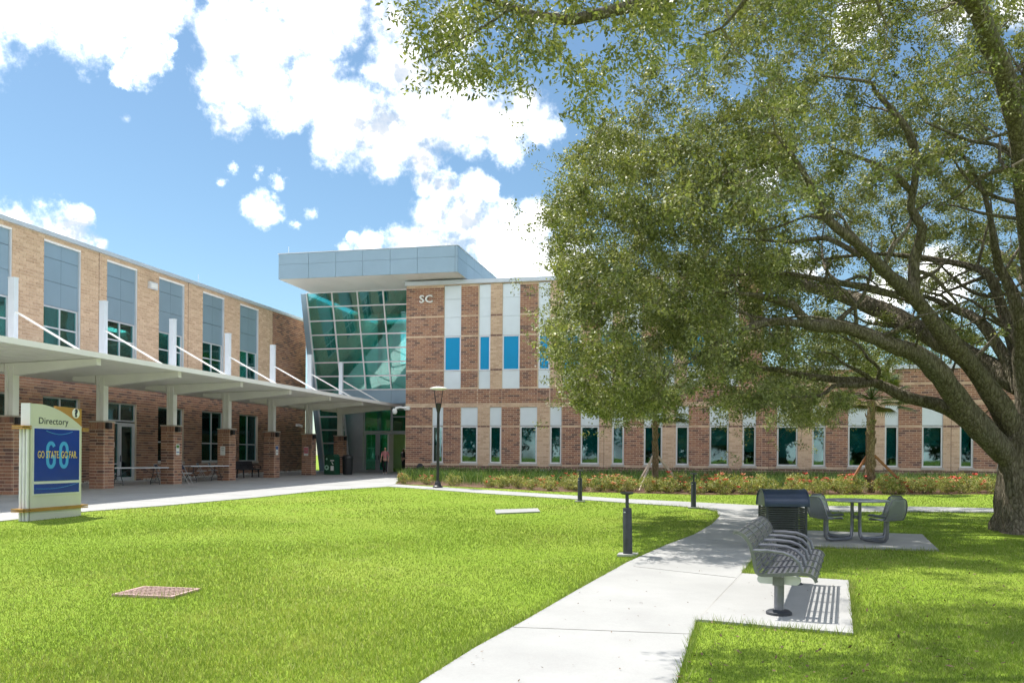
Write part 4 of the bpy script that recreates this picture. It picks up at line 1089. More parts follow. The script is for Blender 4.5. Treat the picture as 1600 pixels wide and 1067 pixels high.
# ribs: one between every seat and two light cross ribs inside each
def rib(y, w_, thick, name):
    ptsu = [at_arc(arc[-1] * k / 40) for k in range(41)]
    up = [(p[0] - math.sin(a) * thick, p[1] + math.cos(a) * thick) for p, a in ptsu]; dn = [(p[0] + math.sin(a) * thick, p[1] - math.cos(a) * thick) for p, a in ptsu]
    mb = MB(); vs, fs = [], []
    for k in range(41):
        for (q_, yy) in ((up[k], y - w_), (up[k], y + w_), (dn[k], y + w_), (dn[k], y - w_)): vs.append((q_[0], yy, q_[1]))
    for k in range(40):
        for e in range(4): fs.append((k * 4 + e, k * 4 + (e + 1) % 4, k * 4 + 4 + (e + 1) % 4, k * 4 + 4 + e))
    fs += [(3, 2, 1, 0), (160, 161, 162, 163)]
    return mb.add(vs, fs).build(name, M['grey_metal'], t)
for s in range(5): rib(Y0 + SEGL * s, 0.011, 0.016, 'frame_rib')
for s in range(4):
    for q_ in (0.2, 0.4, 0.6, 0.8): rib(Y0 + SEGL * (s + q_), 0.006, 0.0052, 'cross_rib')
for s in range(5):
    y = Y0 + SEGL * s
    MB().tube([(-0.235, y, 0.635), (-0.10, y, 0.640), (0.04, y, 0.630), (0.13, y, 0.600), (0.20, y, 0.535), (0.225, y, 0.44)], 0.017, 9).build('armrest', M['grey_metal'], t, True)
mb = MB()
ov = [(-0.155 + 0.05 * math.cos(a) - (0.0 if math.cos(a) < 0 else -0.31), 0.345 + 0.045 * math.sin(a)) for a in [2 * math.pi * k / 20 + 0.001 for k in range(20)]]
for y in (-0.06, blen - 0.01): MB().prism(ov, lambda u, v, s: (u, s, v), y, y + 0.07).build('seat_bracket', M['aluminium'], t)
MB().box(-0.05, 0.05, -0.15, blen + 0.15, 0.30, 0.385).build('beam', M['grey_metal'], t)
for y in (0.0, blen):
    o = MB().tube([(0, y, 0.0), (0, y, 0.31)], 0.048, 16).build('post', M['grey_metal'], t, True)
    MB().lathe((0, y, 0), [(0.125, 0.0), (0.125, 0.025), (0.10, 0.04), (0.05, 0.045)], 20).build('flange', M['charcoal_metal'], o, True)

# ------------------------------------------------------------------ slatted litter receptacle with rounded hood
rp = G(1224, 861)
t = thing('litter_receptacle', 'dark slatted litter bin with rounded navy hood behind the bench', 'bin', (rp.x, rp.y + 0.25, gz(rp.y) + 0.025), R(9))
hw, hd = 0.31, 0.27
for a, b in ((-1, -1), (1, -1), (1, 1), (-1, 1)):
    MB().box(a * hw - 0.018, a * hw + 0.018, b * hd - 0.018, b * hd + 0.018, 0.03, 0.70).build('corner_post', M['charcoal_metal'], t)
for i in range(17):
    z = 0.07 + i * 0.0365; mb = MB()
    mb.box(-hw + 0.0185, hw - 0.0185, -hd - 0.010, -hd + 0.002, z, z + 0.022); mb.box(-hw + 0.0185, hw - 0.0185, hd - 0.002, hd + 0.010, z, z + 0.022)
    mb.box(-hw - 0.010, -hw + 0.002, -hd + 0.0185, hd - 0.0185, z, z + 0.022); mb.box(hw - 0.002, hw + 0.010, -hd + 0.0185, hd - 0.0185, z, z + 0.022)
    mb.build('slat', M['charcoal_metal'], t)
MB().lathe((0, 0, 0.04), [(0.20, 0), (0.225, 0.62), (0.225, 0.64)], 20).build('liner', M['black_metal'], t, True)
MB().box(-hw, hw, -hd, hd, 0.0, 0.04).build('base', M['charcoal_metal'], t)
hood = [(-hd - 0.045, 0.70)] + [(-(hd + 0.045) * math.cos(a), 0.74 + 0.235 * math.sin(a)) for a in [math.pi * k / 18 for k in range(19)]] + [(hd + 0.045, 0.70)]
MB().prism(hood, lambda u, v, s: (s, u, v), -hw - 0.035, hw + 0.035).build('hood', M['navy_metal'], t, True)
for s in (-1, 1):
    rim = [(s * (hw + 0.037), u, v) for u, v in hood]
    MB().tube(rim, 0.014, 7).build('hood_rim', M['navy_metal'], t, True)

# ------------------------------------------------------------------ round table with four seats
tp = G(1337, 846.5)
def mat_mesh_metal():
    m, nt, b = mat_base('perforated_metal')
    out = nt.nodes['Material Output']
    sset(b, Roughness=0.4, Metallic=0.4); b.inputs['Base Color'].default_value = (0.28, 0.30, 0.33, 1)
    tc = nt.nodes.new('ShaderNodeTexCoord'); vo = nt.nodes.new('ShaderNodeTexVoronoi'); vo.inputs['Scale'].default_value = 46.0; vo.inputs['Randomness'].default_value = 0.0
    nt.links.new(tc.outputs['Object'], vo.inputs['Vector'])
    lt = nt.nodes.new('ShaderNodeMath'); lt.operation = 'LESS_THAN'; lt.inputs[1].default_value = 0.39; nt.links.new(vo.outputs['Distance'], lt.inputs[0])
    tr = nt.nodes.new('ShaderNodeBsdfTransparent'); mx = nt.nodes.new('ShaderNodeMixShader')
    nt.links.new(lt.outputs[0], mx.inputs['Fac']); nt.links.new(b.outputs[0], mx.inputs[1]); nt.links.new(tr.outputs[0], mx.inputs[2]); nt.links.new(mx.outputs[0], out.inputs['Surface'])
    return m
M['mesh_metal'] = mat_mesh_metal(); M['table_metal'] = mat_plain('pale_table_metal', (0.34, 0.36, 0.39), 0.4, 0.3, vary=0.1)
t = thing('picnic_table', 'round grey metal table with four attached bucket seats on concrete', 'picnic table', (tp.x, tp.y, gz(tp.y) + 0.03), YAW - R(22))
MB().lathe((0, 0, 0.70), [(0.50, 0.0), (0.545, 0.004), (0.555, 0.016), (0.545, 0.030), (0.50, 0.034), (0.02, 0.034)], 40).build('table_top', M['table_metal'] if 'table_metal' in M else M['grey_metal'], t, True)
mb = MB(); mb.tube([(-0.09, 0, 0.42), (0.09, 0, 0.42)], 0.03, 8); mb.tube([(0, -0.09, 0.42), (0, 0.09, 0.42)], 0.03, 8); mb.build('hub', M['grey_metal'], t, True)
for k in range(4):
    a = R(45 + 90 * k); ca, sa = math.cos(a), math.sin(a)
    rr = lambda r_, z: (r_ * ca, r_ * sa, z)
    MB().tube([rr(0.09, 0.70), rr(0.09, 0.30), rr(0.10, 0.10), rr(0.14, 0.05), rr(0.22, 0.035), rr(0.58, 0.035), rr(0.66, 0.05), rr(0.70, 0.10), rr(0.71, 0.22), rr(0.71, 0.40)], 0.030, 10).build('support_tube', M['grey_metal'], t, True)
    # bucket seat facing the table: strip profile swept across, edges rolled up
    sp_ = [(-0.20, 0.405), (-0.17, 0.425), (-0.06, 0.42), (0.06, 0.40), (0.14, 0.415), (0.19, 0.47), (0.22, 0.56), (0.245, 0.66), (0.265, 0.75), (0.275, 0.785)]
    vs, fs = [], []
    nw = 9
    for i, (u, z) in enumerate(sp_):
        hwid = 0.21 if i < 7 else 0.21 - 0.012 * (i - 6) ** 2
        for j in range(nw):
            w_ = -1 + 2 * j / (nw - 1)
            lift = 0.035 * max(0, abs(w_) - 0.45) ** 1.5
            rad = 0.71 + u - (lift if i > 4 else 0); zz = z + (lift if i <= 5 else 0)
            vs.append((rad * ca - w_ * hwid * sa, rad * sa + w_ * hwid * ca, zz))
    for i in range(len(sp_) - 1):
        for j in range(nw - 1): fs.append((i * nw + j, i * nw + j + 1, (i + 1) * nw + j + 1, (i + 1) * nw + j))
    so = MB().add(vs, fs).build('seat', M['mesh_metal'], t, True)
    md = so.modifiers.new('thickness', 'SOLIDIFY'); md.thickness = 0.006
    ring = [vs[i * nw] for i in range(len(sp_))] + [vs[(len(sp_) - 1) * nw + j] for j in range(1, nw)] + [vs[i * nw + nw - 1] for i in range(len(sp_) - 2, -1, -1)] + [vs[j] for j in range(nw - 2, -1, -1)]
    MB().tube(ring, 0.011, 7, cap=False).build('seat_rim', M['grey_metal'], so, True)

# ------------------------------------------------------------------ people
M['skin'] = mat_plain('skin', (0.45, 0.26, 0.19), 0.55, vary=0.05); M['hair_fair'] = mat_plain('fair_hair', (0.30, 0.19, 0.10), 0.6, vary=0.2, scale=20)
M['blouse'] = mat_random('pink_pattern_blouse', [(0, (0.42, 0.16, 0.17)), (1, (0.5, 0.22, 0.22))]); M['trousers'] = mat_plain('black_trousers', (0.012, 0.012, 0.016), 0.8)
M['dark_cloth'] = mat_plain('dark_clothing', (0.02, 0.022, 0.028), 0.85, vary=0.3); M['shoe'] = mat_plain('white_shoe', (0.6, 0.6, 0.6), 0.6); M['hair_dark'] = mat_plain('dark_hair', (0.015, 0.012, 0.012), 0.6)
def skin_mesh(name, joints, edges, mat, parent, root=0, sub=1):
    me = bpy.data.meshes.new(name); me.from_pydata([j[:3] for j in joints], edges, []); me.update()
    o = bpy.data.objects.new(name, me); COL.objects.link(o)
    o.modifiers.new('s', 'SKIN')
    lay_ = me.skin_vertices[0].data if len(me.skin_vertices) else None
    if lay_ is None:
        bm = bmesh.new(); bm.from_mesh(me); bm.verts.layers.skin.verify(); bm.to_mesh(me); bm.free(); lay_ = me.skin_vertices[0].data
    for i, j in enumerate(joints):
        lay_[i].radius = (j[3], j[4] if len(j) > 4 else j[3]); lay_[i].use_root = (i == root)
    sb_ = o.modifiers.new('sub', 'SUBSURF'); sb_.levels = sub; sb_.render_levels = sub
    dg = bpy.context.evaluated_depsgraph_get(); nm = bpy.data.meshes.new_from_object(o.evaluated_get(dg))
    bpy.data.objects.remove(o); nm.materials.clear(); nm.materials.append(mat); nm.shade_smooth()
    return link(name, nm, parent)
def person(label, loc, rz, H=1.6, top='blouse', legs='trousers', hair='hair_fair', stride=0.16, armbend=0.3):
    t = thing('person', label, 'person', loc, rz)
    # built 1.7 m tall facing -Y, scaled to H
    k = H / 1.7
    S = lambda *a: tuple(v * k for v in a)
    st = stride
    J = [S(0, 0, 0.90, 0.13, 0.10), S(0, 0, 1.10, 0.125, 0.095), S(0, 0, 1.30, 0.15, 0.10), S(0, 0, 1.42, 0.09, 0.07), S(0, -0.01, 1.49, 0.045, 0.045), S(0, -0.02, 1.57, 0.07, 0.085), S(0, -0.025, 1.66, 0.07, 0.085)]
    E = [(0, 1), (1, 2), (2, 3), (3, 4), (4, 5), (5, 6)]
    def chain(a, pts):
        pr = a
        for p in pts: J.append(S(*p)); E.append((pr, len(J) - 1)); pr = len(J) - 1
        return pr
    for s in (-1, 1):
        chain(0, [(s * 0.095, 0, 0.84, 0.085), (s * 0.10, -s * st * 0.45, 0.48, 0.062), (s * 0.10, -s * st + 0.02, 0.10, 0.042), (s * 0.105, -s * st - 0.02, 0.04, 0.04), (s * 0.11, -s * st - 0.14, 0.03, 0.032)])
        h = chain(3, [(s * 0.175, 0, 1.385, 0.058), (s * 0.23, s * st * 0.3, 1.12, 0.044), (s * 0.235, s * st * 0.3 - armbend * 0.5, 0.92, 0.034), (s * 0.235, s * st * 0.3 - armbend * 0.65, 0.85, 0.030)])
        for q_ in range(4):
            chain(h, [(s * (0.22 + 0.012 * q_), s * st * 0.3 - armbend * 0.72, 0.80 - 0.004 * q_, 0.008), (s * (0.218 + 0.012 * q_), s * st * 0.3 - armbend * 0.72 - 0.01, 0.765, 0.007)])
        chain(h, [(s * 0.205, s * st * 0.3 - armbend * 0.68 - 0.03, 0.82, 0.009), (s * 0.203, s * st * 0.3 - armbend * 0.7 - 0.045, 0.79, 0.008)])
    skin_mesh('body', J, E, M['skin'], t)
    mb = MB(); mb.tube([S(0, -0.105, 1.60), S(0, -0.125, 1.575)], [0.010 * k, 0.016 * k], 7); mb.build('nose', M['skin'], t, True)
    for s in (-1, 1):
        MB().lathe(S(s * 0.03, -0.098, 1.605), [(0.002 * k, 0), (0.009 * k, 0.004 * k), (0.009 * k, 0.010 * k), (0.002 * k, 0.014 * k)], 8).build('eye', M['ink'], t)
    MB().box(-0.024 * k, 0.024 * k, -0.108 * k, -0.09 * k, 1.538 * k, 1.546 * k).build('mouth', M['paper_pink'], t)
    # clothing a little outside the body
    J2 = [S(0, 0, 0.93, 0.150, 0.118), S(0, 0, 1.10, 0.142, 0.112), S(0, 0, 1.30, 0.166, 0.116), S(0, 0, 1.42, 0.098, 0.08)]; E2 = [(0, 1), (1, 2), (2, 3)]
    for s in (-1, 1):
        J2.append(S(s * 0.175, 0, 1.385, 0.07)); E2.append((3, len(J2) - 1)); J2.append(S(s * 0.232, s * st * 0.3, 1.11, 0.058)); E2.append((len(J2) - 2, len(J2) - 1))
    skin_mesh('blouse', J2, E2, M[top], t)
    J3 = [S(0, 0, 0.93, 0.138, 0.108)]; E3 = []
    for s in (-1, 1):
        pr = 0
        for p in ((s * 0.095, 0, 0.82, 0.10), (s * 0.10, -s * st * 0.45, 0.48, 0.078), (s * 0.10, -s * st + 0.02, 0.11, 0.062)):
            J3.append(S(*p)); E3.append((pr, len(J3) - 1)); pr = len(J3) - 1
    skin_mesh('trousers', J3, E3, M[legs], t)
    for s in (-1, 1):
        skin_mesh('shoe', [S(s * 0.105, -s * st + 0.03, 0.05, 0.045, 0.042), S(s * 0.108, -s * st - 0.06, 0.04, 0.045, 0.038), S(s * 0.11, -s * st - 0.16, 0.03, 0.036, 0.028)], [(0, 1), (1, 2)], M['shoe'] if top == 'blouse' else M['dark_cloth'], t)
    skin_mesh('hair', [S(0, 0.01, 1.685, 0.085, 0.085), S(0, 0.045, 1.62, 0.08, 0.06), S(0, 0.055, 1.53, 0.075, 0.045), S(0, 0.055, 1.45, 0.06, 0.03)], [(0, 1), (1, 2), (2, 3)], M[hair], t)
    return t
pp = G(601.5, 741.2)
person('woman in pink patterned blouse and black trousers walking out of the entrance', (pp.x, pp.y, pp.z + 0.022), R(12), 1.62)
person('person in dark clothes standing just inside the open door', (sx(620), SYP + 1.3, 0.5), R(150), 1.62, 'dark_cloth', 'trousers', 'hair_dark', 0.05, 0.1)
person('dark figure further right inside the open door', (sx(630), SYP + 1.8, 0.5), R(200), 1.66, 'dark_cloth', 'trousers', 'hair_dark', 0.04, 0.2)

# ================================================================== PLANTS
from mathutils import noise as mnoise

def unit(v): return v / np.maximum(np.linalg.norm(v, axis=-1, keepdims=True), 1e-9)

def leaf_quads(c, axis, length, width, up_bias=0.9):
    """one folded-diamond leaf per centre; returns verts, faces"""
    n = len(c)
    axis = unit(axis)
    rnd = rng.normal(size=(n, 3)); rnd[:, 2] += up_bias * 2
    side = unit(np.cross(axis, rnd)); nrm = np.cross(side, axis)
    L = (length * rng.uniform(0.7, 1.25, n))[:, None]; W = (width * rng.uniform(0.75, 1.2, n))[:, None]
    v = np.empty((n, 4, 3))
    v[:, 0] = c - axis * L * 0.5
    v[:, 1] = c + side * W * 0.5 - nrm * W * 0.12
    v[:, 2] = c + axis * L * 0.5 - nrm * L * 0.10
    v[:, 3] = c - side * W * 0.5 - nrm * W * 0.12
    f = np.arange(n * 4).reshape(n, 4)
    return v.reshape(-1, 3), f

def smooth_line(pts, rad, step=0.22):
    pts = [Vector(p) for p in pts]; out, ro = [], []
    for i in range(len(pts) - 1):
        p0, p1, p2, p3 = pts[max(i - 1, 0)], pts[i], pts[i + 1], pts[min(i + 2, len(pts) - 1)]
        n = max(2, int((p2 - p1).length / step))
        for k in range(n):
            f = k / n
            out.append(0.5 * ((2 * p1) + (p2 - p0) * f + (2 * p0 - 5 * p1 + 4 * p2 - p3) * f * f + (3 * p1 - p0 - 3 * p2 + p3) * f ** 3))
            ro.append(rad[i] + (rad[i + 1] - rad[i]) * f)
    out.append(pts[-1]); ro.append(rad[-1])
    return out, ro

def mat_bark(name, a, b_, scale=1.0):
    m, nt, b = mat_base(name)
    n1 = wpos_noise(nt, 9.0 * scale, 7.0, 0.7, (1.6, 1.6, 0.45)); n2 = wpos_noise(nt, 1.3 * scale, 4.0, 0.6)
    vo = nt.nodes.new('ShaderNodeTexVoronoi'); vo.feature = 'DISTANCE_TO_EDGE'; vo.inputs['Scale'].default_value = 12.0 * scale
    ge = nt.nodes.new('ShaderNodeNewGeometry'); mp = nt.nodes.new('ShaderNodeMapping'); mp.inputs['Scale'].default_value = (1.5, 1.5, 0.4)
    nt.links.new(ge.outputs['Position'], mp.inputs['Vector']); nt.links.new(mp.outputs['Vector'], vo.inputs['Vector'])
    c = ramp(nt, n1, [(0.3, a), (0.7, b_)])
    c = mixc(nt, ramp(nt, n2, [(0.5, (0, 0, 0)), (0.72, (0.45, 0.45, 0.45))]), c, (0.20, 0.20, 0.15))
    c = mixc(nt, 0.75, c, ramp(nt, vo.outputs['Distance'], [(0.0, (0.35, 0.33, 0.30)), (0.16, (1, 1, 1))]), 'MULTIPLY')
    nt.links.new(c, b.inputs['Base Color']); sset(b, Roughness=0.92); b.inputs['Specular IOR Level'].default_value = 0.15
    h = nt.nodes.new('ShaderNodeMath'); h.operation = 'ADD'; nt.links.new(n1, h.inputs[0]); nt.links.new(vo.outputs['Distance'], h.inputs[1])
    bump(nt, b, h.outputs[0], 1.0, 0.06)
    return m
M['bark'] = mat_bark('oak_bark', (0.10, 0.083, 0.062), (0.34, 0.295, 0.23))
M['twig'] = mat_plain('oak_twig', (0.20, 0.165, 0.12), 0.9, vary=0.3, scale=5.0)
OAK = [(0.0, (0.12, 0.14, 0.06)), (0.4, (0.205, 0.23, 0.10)), (0.8, (0.29, 0.315, 0.15)), (0.95, (0.42, 0.43, 0.22)), (1.0, (0.48, 0.44, 0.2))]
M['oak_leaf'] = mat_leaf('oak_leaf', OAK, rough=0.48, trans=0.25, gloss=0.4, patch=1.5)
M['moss'] = mat_plain('spanish_moss', (0.30, 0.31, 0.24), 0.95, vary=0.15)

# ------------------------------------------------------------------ the live oak
ob = G(1612, 838)
oak = thing('live_oak', 'large spreading live oak with grey furrowed trunk and long limbs over the path', 'tree')
D0 = 17.2
LIMBS = [
    [(1612, 842, 17.2, .86), (1611, 828, 17.2, .70), (1608, 800, 17.2, .60), (1604, 760, 17.2, .54), (1600, 725, 17.2, .55), (1598, 690, 17.2, .50), (1604, 650, 17.2, .36)],
    [(1596, 735, 17.15, .34), (1555, 690, 17.0, .33), (1508, 640, 16.8, .30), (1450.6, 566, 16.4, .26), (1387, 536, 16.1, .20), (1323, 517, 15.9, .165), (1266, 504, 15.8, .14), (1237, 482, 15.7, .10), (1205, 462, 15.5, .08), (1164, 458, 15.3, .055), (1095, 452, 15.0, .025)],
    [(1590, 730, 17.3, .26), (1535, 680, 17.3, .23), (1482, 638, 17.4, .20), (1419, 615, 17.5, .16), (1377, 595, 17.6, .135), (1323, 592, 17.7, .115), (1259, 587, 17.8, .095), (1211, 574, 17.9, .075), (1148, 571, 18.0, .05), (1080, 560, 18.0, .02)],
    [(1377, 597, 17.6, .09), (1340, 602, 17.4, .08), (1307, 604, 17.3, .07), (1275, 615, 17.1, .05), (1215, 622, 16.9, .02)],
    [(1600, 700, 17.2, .34), (1562, 635, 17.0, .30), (1524, 580, 16.8, .25), (1466, 513, 16.4, .21), (1419, 469, 16.1, .18), (1387, 434, 15.8, .15), (1345, 399, 15.5, .13), (1317, 373, 15.2, .115), (1298, 341, 15.0, .10), (1282, 319, 14.8, .09), (1250, 270, 14.5, .06), (1215, 210, 14.2, .03)],
    [(1424, 474, 16.1, .14), (1429, 440, 16.1, .15), (1431, 411, 16.1, .14), (1428, 364, 16.0, .125), (1420, 320, 15.9, .11), (1422, 266, 15.7, .10), (1406, 203, 15.5, .085), (1375, 150, 15.2, .06), (1344, 131, 15.0, .04), (1280, 118, 14.8, .02)],
    [(1424, 300, 15.8, .09), (1395, 270, 15.6, .07), (1360, 250, 15.5, .05), (1300, 235, 15.4, .025)],
    [(1406, 463, 16.1, .09), (1355, 450, 16.3, .11), (1291, 438, 16.5, .09), (1227, 434, 16.7, .06), (1132, 440, 17.0, .03)],
    [(1604, 660, 17.3, .22), (1590, 560, 17.8, .18), (1568, 485, 18.2, .15), (1546, 440, 18.5, .13), (1511, 418, 18.8, .10), (1466, 407, 19.0, .085), (1371, 402, 19.4, .065), (1266, 405, 19.8, .03)],
    [(1602, 690, 17.2, .30), (1602, 620, 17.1, .27), (1594, 560, 17.0, .21), (1588, 507, 16.9, .17), (1576, 460, 16.8, .15), (1560, 421, 16.7, .13), (1548, 380, 16.6, .10), (1542, 300, 16.4, .06), (1500, 230, 16.2, .025)],
    [(1594, 610, 17.2, .20), (1578, 571, 17.5, .18), (1530, 504, 18.1, .15), (1482, 482, 18.5, .10), (1450, 474, 18.9, .07), (1380, 470, 19.5, .03)],
    [(1608, 640, 17.0, .26), (1638, 560, 16.6, .23), (1648, 420, 15.8, .20), (1622, 290, 15.0, .16), (1594, 203, 14.6, .14), (1553, 109, 14.2, .12), (1537, 62, 14.0, .10), (1535, -20, 13.8, .07), (1500, -120, 13.6, .03)],
    [(1640, 420, 15.8, .12), (1602, 278, 15.7, .09), (1569, 234, 15.6, .08), (1519, 212, 15.5, .06), (1440, 190, 15.4, .025)],
    [(1258, 506, 15.8, .10), (1196, 504, 15.4, .105), (1132, 533, 15.0, .065), (1075, 565, 14.7, .03)],
    [(1345, 400, 15.5, .08), (1290, 372, 15.9, .065), (1235, 372, 16.2, .05), (1150, 385, 16.5, .02)],
    [(1215, 262, 16.8, .05), (1160, 250, 16.6, .045), (1130, 285, 16.4, .04), (1085, 300, 16.2, .03), (1000, 318, 16.0, .015)],
]
def cam_pt(xc, d, z):
    X, Y = wxy(xc, d); return Vector((X, Y, z))
skel_pts, skel_r = [], []
lines = []
for L in LIMBS:
    kk = 1.0 if L is LIMBS[0] else 0.56 if L[0][:2] in ((1608, 640), (1640, 420)) else 0.77
    lines.append(([P(a, b, d) + (Vector(rng.normal(size=3)) * 0.07 if q_ > 1 and r_ < 0.2 else Vector()) for q_, (a, b, d, r_) in enumerate(L)], [r_ * kk for *_, r_ in L]))
tx = (1604 - 800) / F_PX * 17.2
for offs in ([(0.2, 0, 3.0), (3.0, -0.6, 4.6), (6.0, -1.2, 5.8), (9.0, -1.5, 7.0)], [(0.2, 0.2, 3.0), (2.2, 3.2, 5.0), (3.6, 6.5, 7.0), (4.0, 9.0, 8.5)],
             [(0.2, -0.2, 3.0), (1.8, -3.0, 5.2), (2.5, -6.5, 7.2), (2.0, -9.0, 8.5)], [(0.0, 0.2, 3.2), (-2.0, 3.5, 5.5), (-4.0, 6.5, 6.8), (-6.0, 8.5, 7.4)]):
    lines.append(([cam_pt(tx + a, 17.2 + b, z) for a, b, z in offs], [.28, .2, .12, .04]))
# the long limb that reaches over the photographer
FG = [cam_pt(tx - 0.6, 16.0, 4.6), cam_pt(8.0, 13.6, 7.3), cam_pt(5.6, 11.2, 8.3), cam_pt(3.3, 9.3, 7.1), P(1100, -30, 8.5), P(1044, -2, 8.3), P(991, 8, 8.2), P(897, 31, 8.1), P(866, 28, 8.0), P(819, 20, 7.9), P(760, -2, 7.8), P(700, -8, 7.7)]
lines.append((FG, [.2, .16, .13, .10, .085, .075, .068, .058, .045, .035, .02, .012]))
lines.append(([P(819, 20, 7.9), P(800, 14, 7.85), P(775, 30, 7.8), P(747, 48, 7.75), P(700, 72, 7.7), P(660, 95, 7.7)], [.02, .02, .015, .012, .008, .005]))
wood = MB()
for pts, rad in lines:
    sp_, sr = smooth_line(pts, rad)
    n = 18 if rad[0] > 0.5 else 12 if rad[0] > 0.12 else 8
    base = len(wood.v); wood.tube(sp_, sr, n)
    for i in range(base, len(wood.v)):
        v = Vector(wood.v[i]); ring = (i - base) // n
        if ring < len(sp_):
            c = sp_[ring]; dv = v - c; k = 0.95 + 0.24 * mnoise.noise(v * 1.7) + 0.17 * mnoise.noise(v * 5.0)
            if rad[0] > 0.8 and ring < 8:                       # root flare
                ang = math.atan2(dv.y, dv.x); k += 0.28 * (1 - ring / 8) * max(0, math.sin(ang * 5 + 1.0))
            wood.v[i] = tuple(c + dv * k)
    skel_pts += [tuple(p) for p in sp_[2:]]; skel_r += sr[2:]

# secondary branches off the big limbs
main = [(p, q) for p, q in zip(skel_pts, skel_r) if 0.06 < q < 0.24]
for k in range(110):
    p, q = main[int(rng.integers(0, len(main)))]
    p = Vector(p); dr = Vector((rng.normal() - 0.5, rng.normal() * 0.7, abs(rng.normal()) * 0.8 - 0.1)).normalized(); L = rng.uniform(0.9, 2.6)
    pts = [p]
    for s_ in range(5):
        dr = (dr + Vector(rng.normal(size=3)) * 0.28 + Vector((0, 0, -0.03 * s_))).normalized(); pts.append(pts[-1] + dr * L / 5)
    ra = min(q * 0.5, rng.uniform(0.025, 0.055))
    sp_, sr = smooth_line(pts, [ra, ra * .85, ra * .7, ra * .5, ra * .35, ra * .15]); wood.tube(sp_, sr, 6)
    skel_pts += [tuple(v) for v in sp_[2:]]; skel_r += sr[2:]

def in_poly(px, py, poly):
    inside = np.zeros(len(px), bool); j = len(poly) - 1
    for i in range(len(poly)):
        xi, yi = poly[i]; xj, yj = poly[j]
        hit = ((yi > py) != (yj > py)) & (px < (xj - xi) * (py - yi) / (yj - yi + 1e-12) + xi)
        inside ^= hit; j = i
    return inside

def to_px(p):
    X, Y, Z = p[:, 0], p[:, 1], p[:, 2]
    xc, d = X * CY + Y * SY, -X * SY + Y * CY
    xi, yi = F_PX * xc / d, -F_PX * (Z - EYE) / d
    return 800 + xi - ROLL * yi, HZ + yi + ROLL * xi, d

CROWN = [(925, 215), (885, 262), (862, 310), (862, 360), (872, 420), (866, 480), (862, 550), (880, 600), (915, 640), (965, 650), (1000, 658), (1045, 650), (1075, 615), (1110, 618), (1135, 652), (1180, 652), (1240, 675), (1290, 662),
         (1320, 622), (1400, 575), (1460, 545), (1620, 520), (2300, 470), (2300, -260), (1020, -260), (985, 60), (955, 150)]
N = 200000
d_ = rng.uniform(8.5, 26.5, N); xc_ = rng.uniform(-1.5, 22.0, N); z_ = rng.uniform(2.6, 12.6, N)
X_, Y_ = xc_ * CY - d_ * SY, xc_ * SY + d_ * CY
cand = np.stack([X_, Y_, z_], 1)
px_, py_, _ = to_px(cand)
rad_h = np.hypot((xc_ - tx) / 10.8, (d_ - 17.2) / 9.0)
top = 12.8 - 5.0 * np.clip(rad_h, 0, 1) ** 2.2
ok = in_poly(px_, py_, CROWN) & (rad_h < 1.0) & (z_ < top)
dens_ = np.full(N, 0.095)
dens_[(px_ < 1240) & (py_ > 205)] = 1.0
dens_[(px_ > 1225) & (px_ < 1580) & (py_ > 300) & (py_ < 580)] = 0.06
dens_[(px_ > 1225) & (py_ > 505) & (py_ < 600)] = 0.10
dens_[(py_ > 560) & (px_ > 1080) & (px_ < 1330)] = 0.55
dens_[px_ > 1680] = 0.12
dens_[(py_ < -30)] = 0.12
dens_[(d_ < 12.0)] *= 0.3
dens_[(xc_ < 7.5) & (d_ < 13.6)] = 0.0
dens_[(px_ < 1235) & (py_ > 205) & (d_ > 19.5)] *= 0.12
dens_[(d_ > 21.5)] *= 0.35
open_ = (px_ > 1235) & (px_ < 1640) & (py_ > 285) & (py_ < 620); dens_[open_ & (d_ < 18.6)] = 0.0; dens_[open_ & (d_ >= 18.6)] = 0.085
dens_[(px_ > 1240) & (py_ <= 285) & (d_ < 15.5)] *= 0.35
ok &= rng.uniform(0, 1, N) < np.minimum(1, dens_ * 2.2)
cand = cand[ok]; cpx, cpy, cd = to_px(cand)
bough = np.array([mnoise.noise(Vector((p[0] * 0.75, p[1] * 0.75, p[2] * 1.15))) for p in cand])        # boughs with air between them
need = np.where((cpx < 1230) & (cpy > 230), -0.03, 0.06)
cand = cand[bough > need]
grid = {}
for i, p in enumerate(cand):
    key = tuple(np.floor(p / 0.50).astype(int))
    if key not in grid: grid[key] = i
clumps = cand[sorted(grid.values())]
if len(clumps) > 2600: clumps = clumps[rng.permutation(len(clumps))[:2600]]
print('clumps', len(clumps))

def grow(clumps, skel_pts, skel_r, wood, r0=0.048, twist=0.25):
    """join every clump to the nearest wood already there"""
    sk = np.array(skel_pts); sr = np.array(skel_r)
    dist = np.array([np.min(np.linalg.norm(sk - c, axis=1)) for c in clumps])
    ends = []
    for i in np.argsort(dist):
        c = clumps[i]
        dd = np.linalg.norm(sk - c, axis=1) + np.maximum(0, sk[:, 2] - c[2]) * 0.4
        j = int(np.argmin(dd)); a = Vector(sk[j]); b = Vector(c)
        L = (b - a).length
        if L < 0.15: ends.append(a); continue
        m1 = a.lerp(b, 0.35) + Vector(rng.normal(size=3)) * L * 0.09 + Vector((0, 0, L * 0.07))
        m2 = a.lerp(b, 0.7) + Vector(rng.normal(size=3)) * L * 0.08 + Vector((0, 0, L * 0.06))
        ra = min(sr[j] * 0.75, r0 * (0.5 + 0.5 * min(L, 2.0)))
        wood.tube([a, m1, m2, b], [ra, ra * 0.75, ra * 0.5, ra * 0.28], 5, cap=False)
        new = np.array([m1, m2, b]); sk = np.vstack([sk, new]); sr = np.concatenate([sr, [ra * 0.75, ra * 0.5, ra * 0.3]])
    return sk

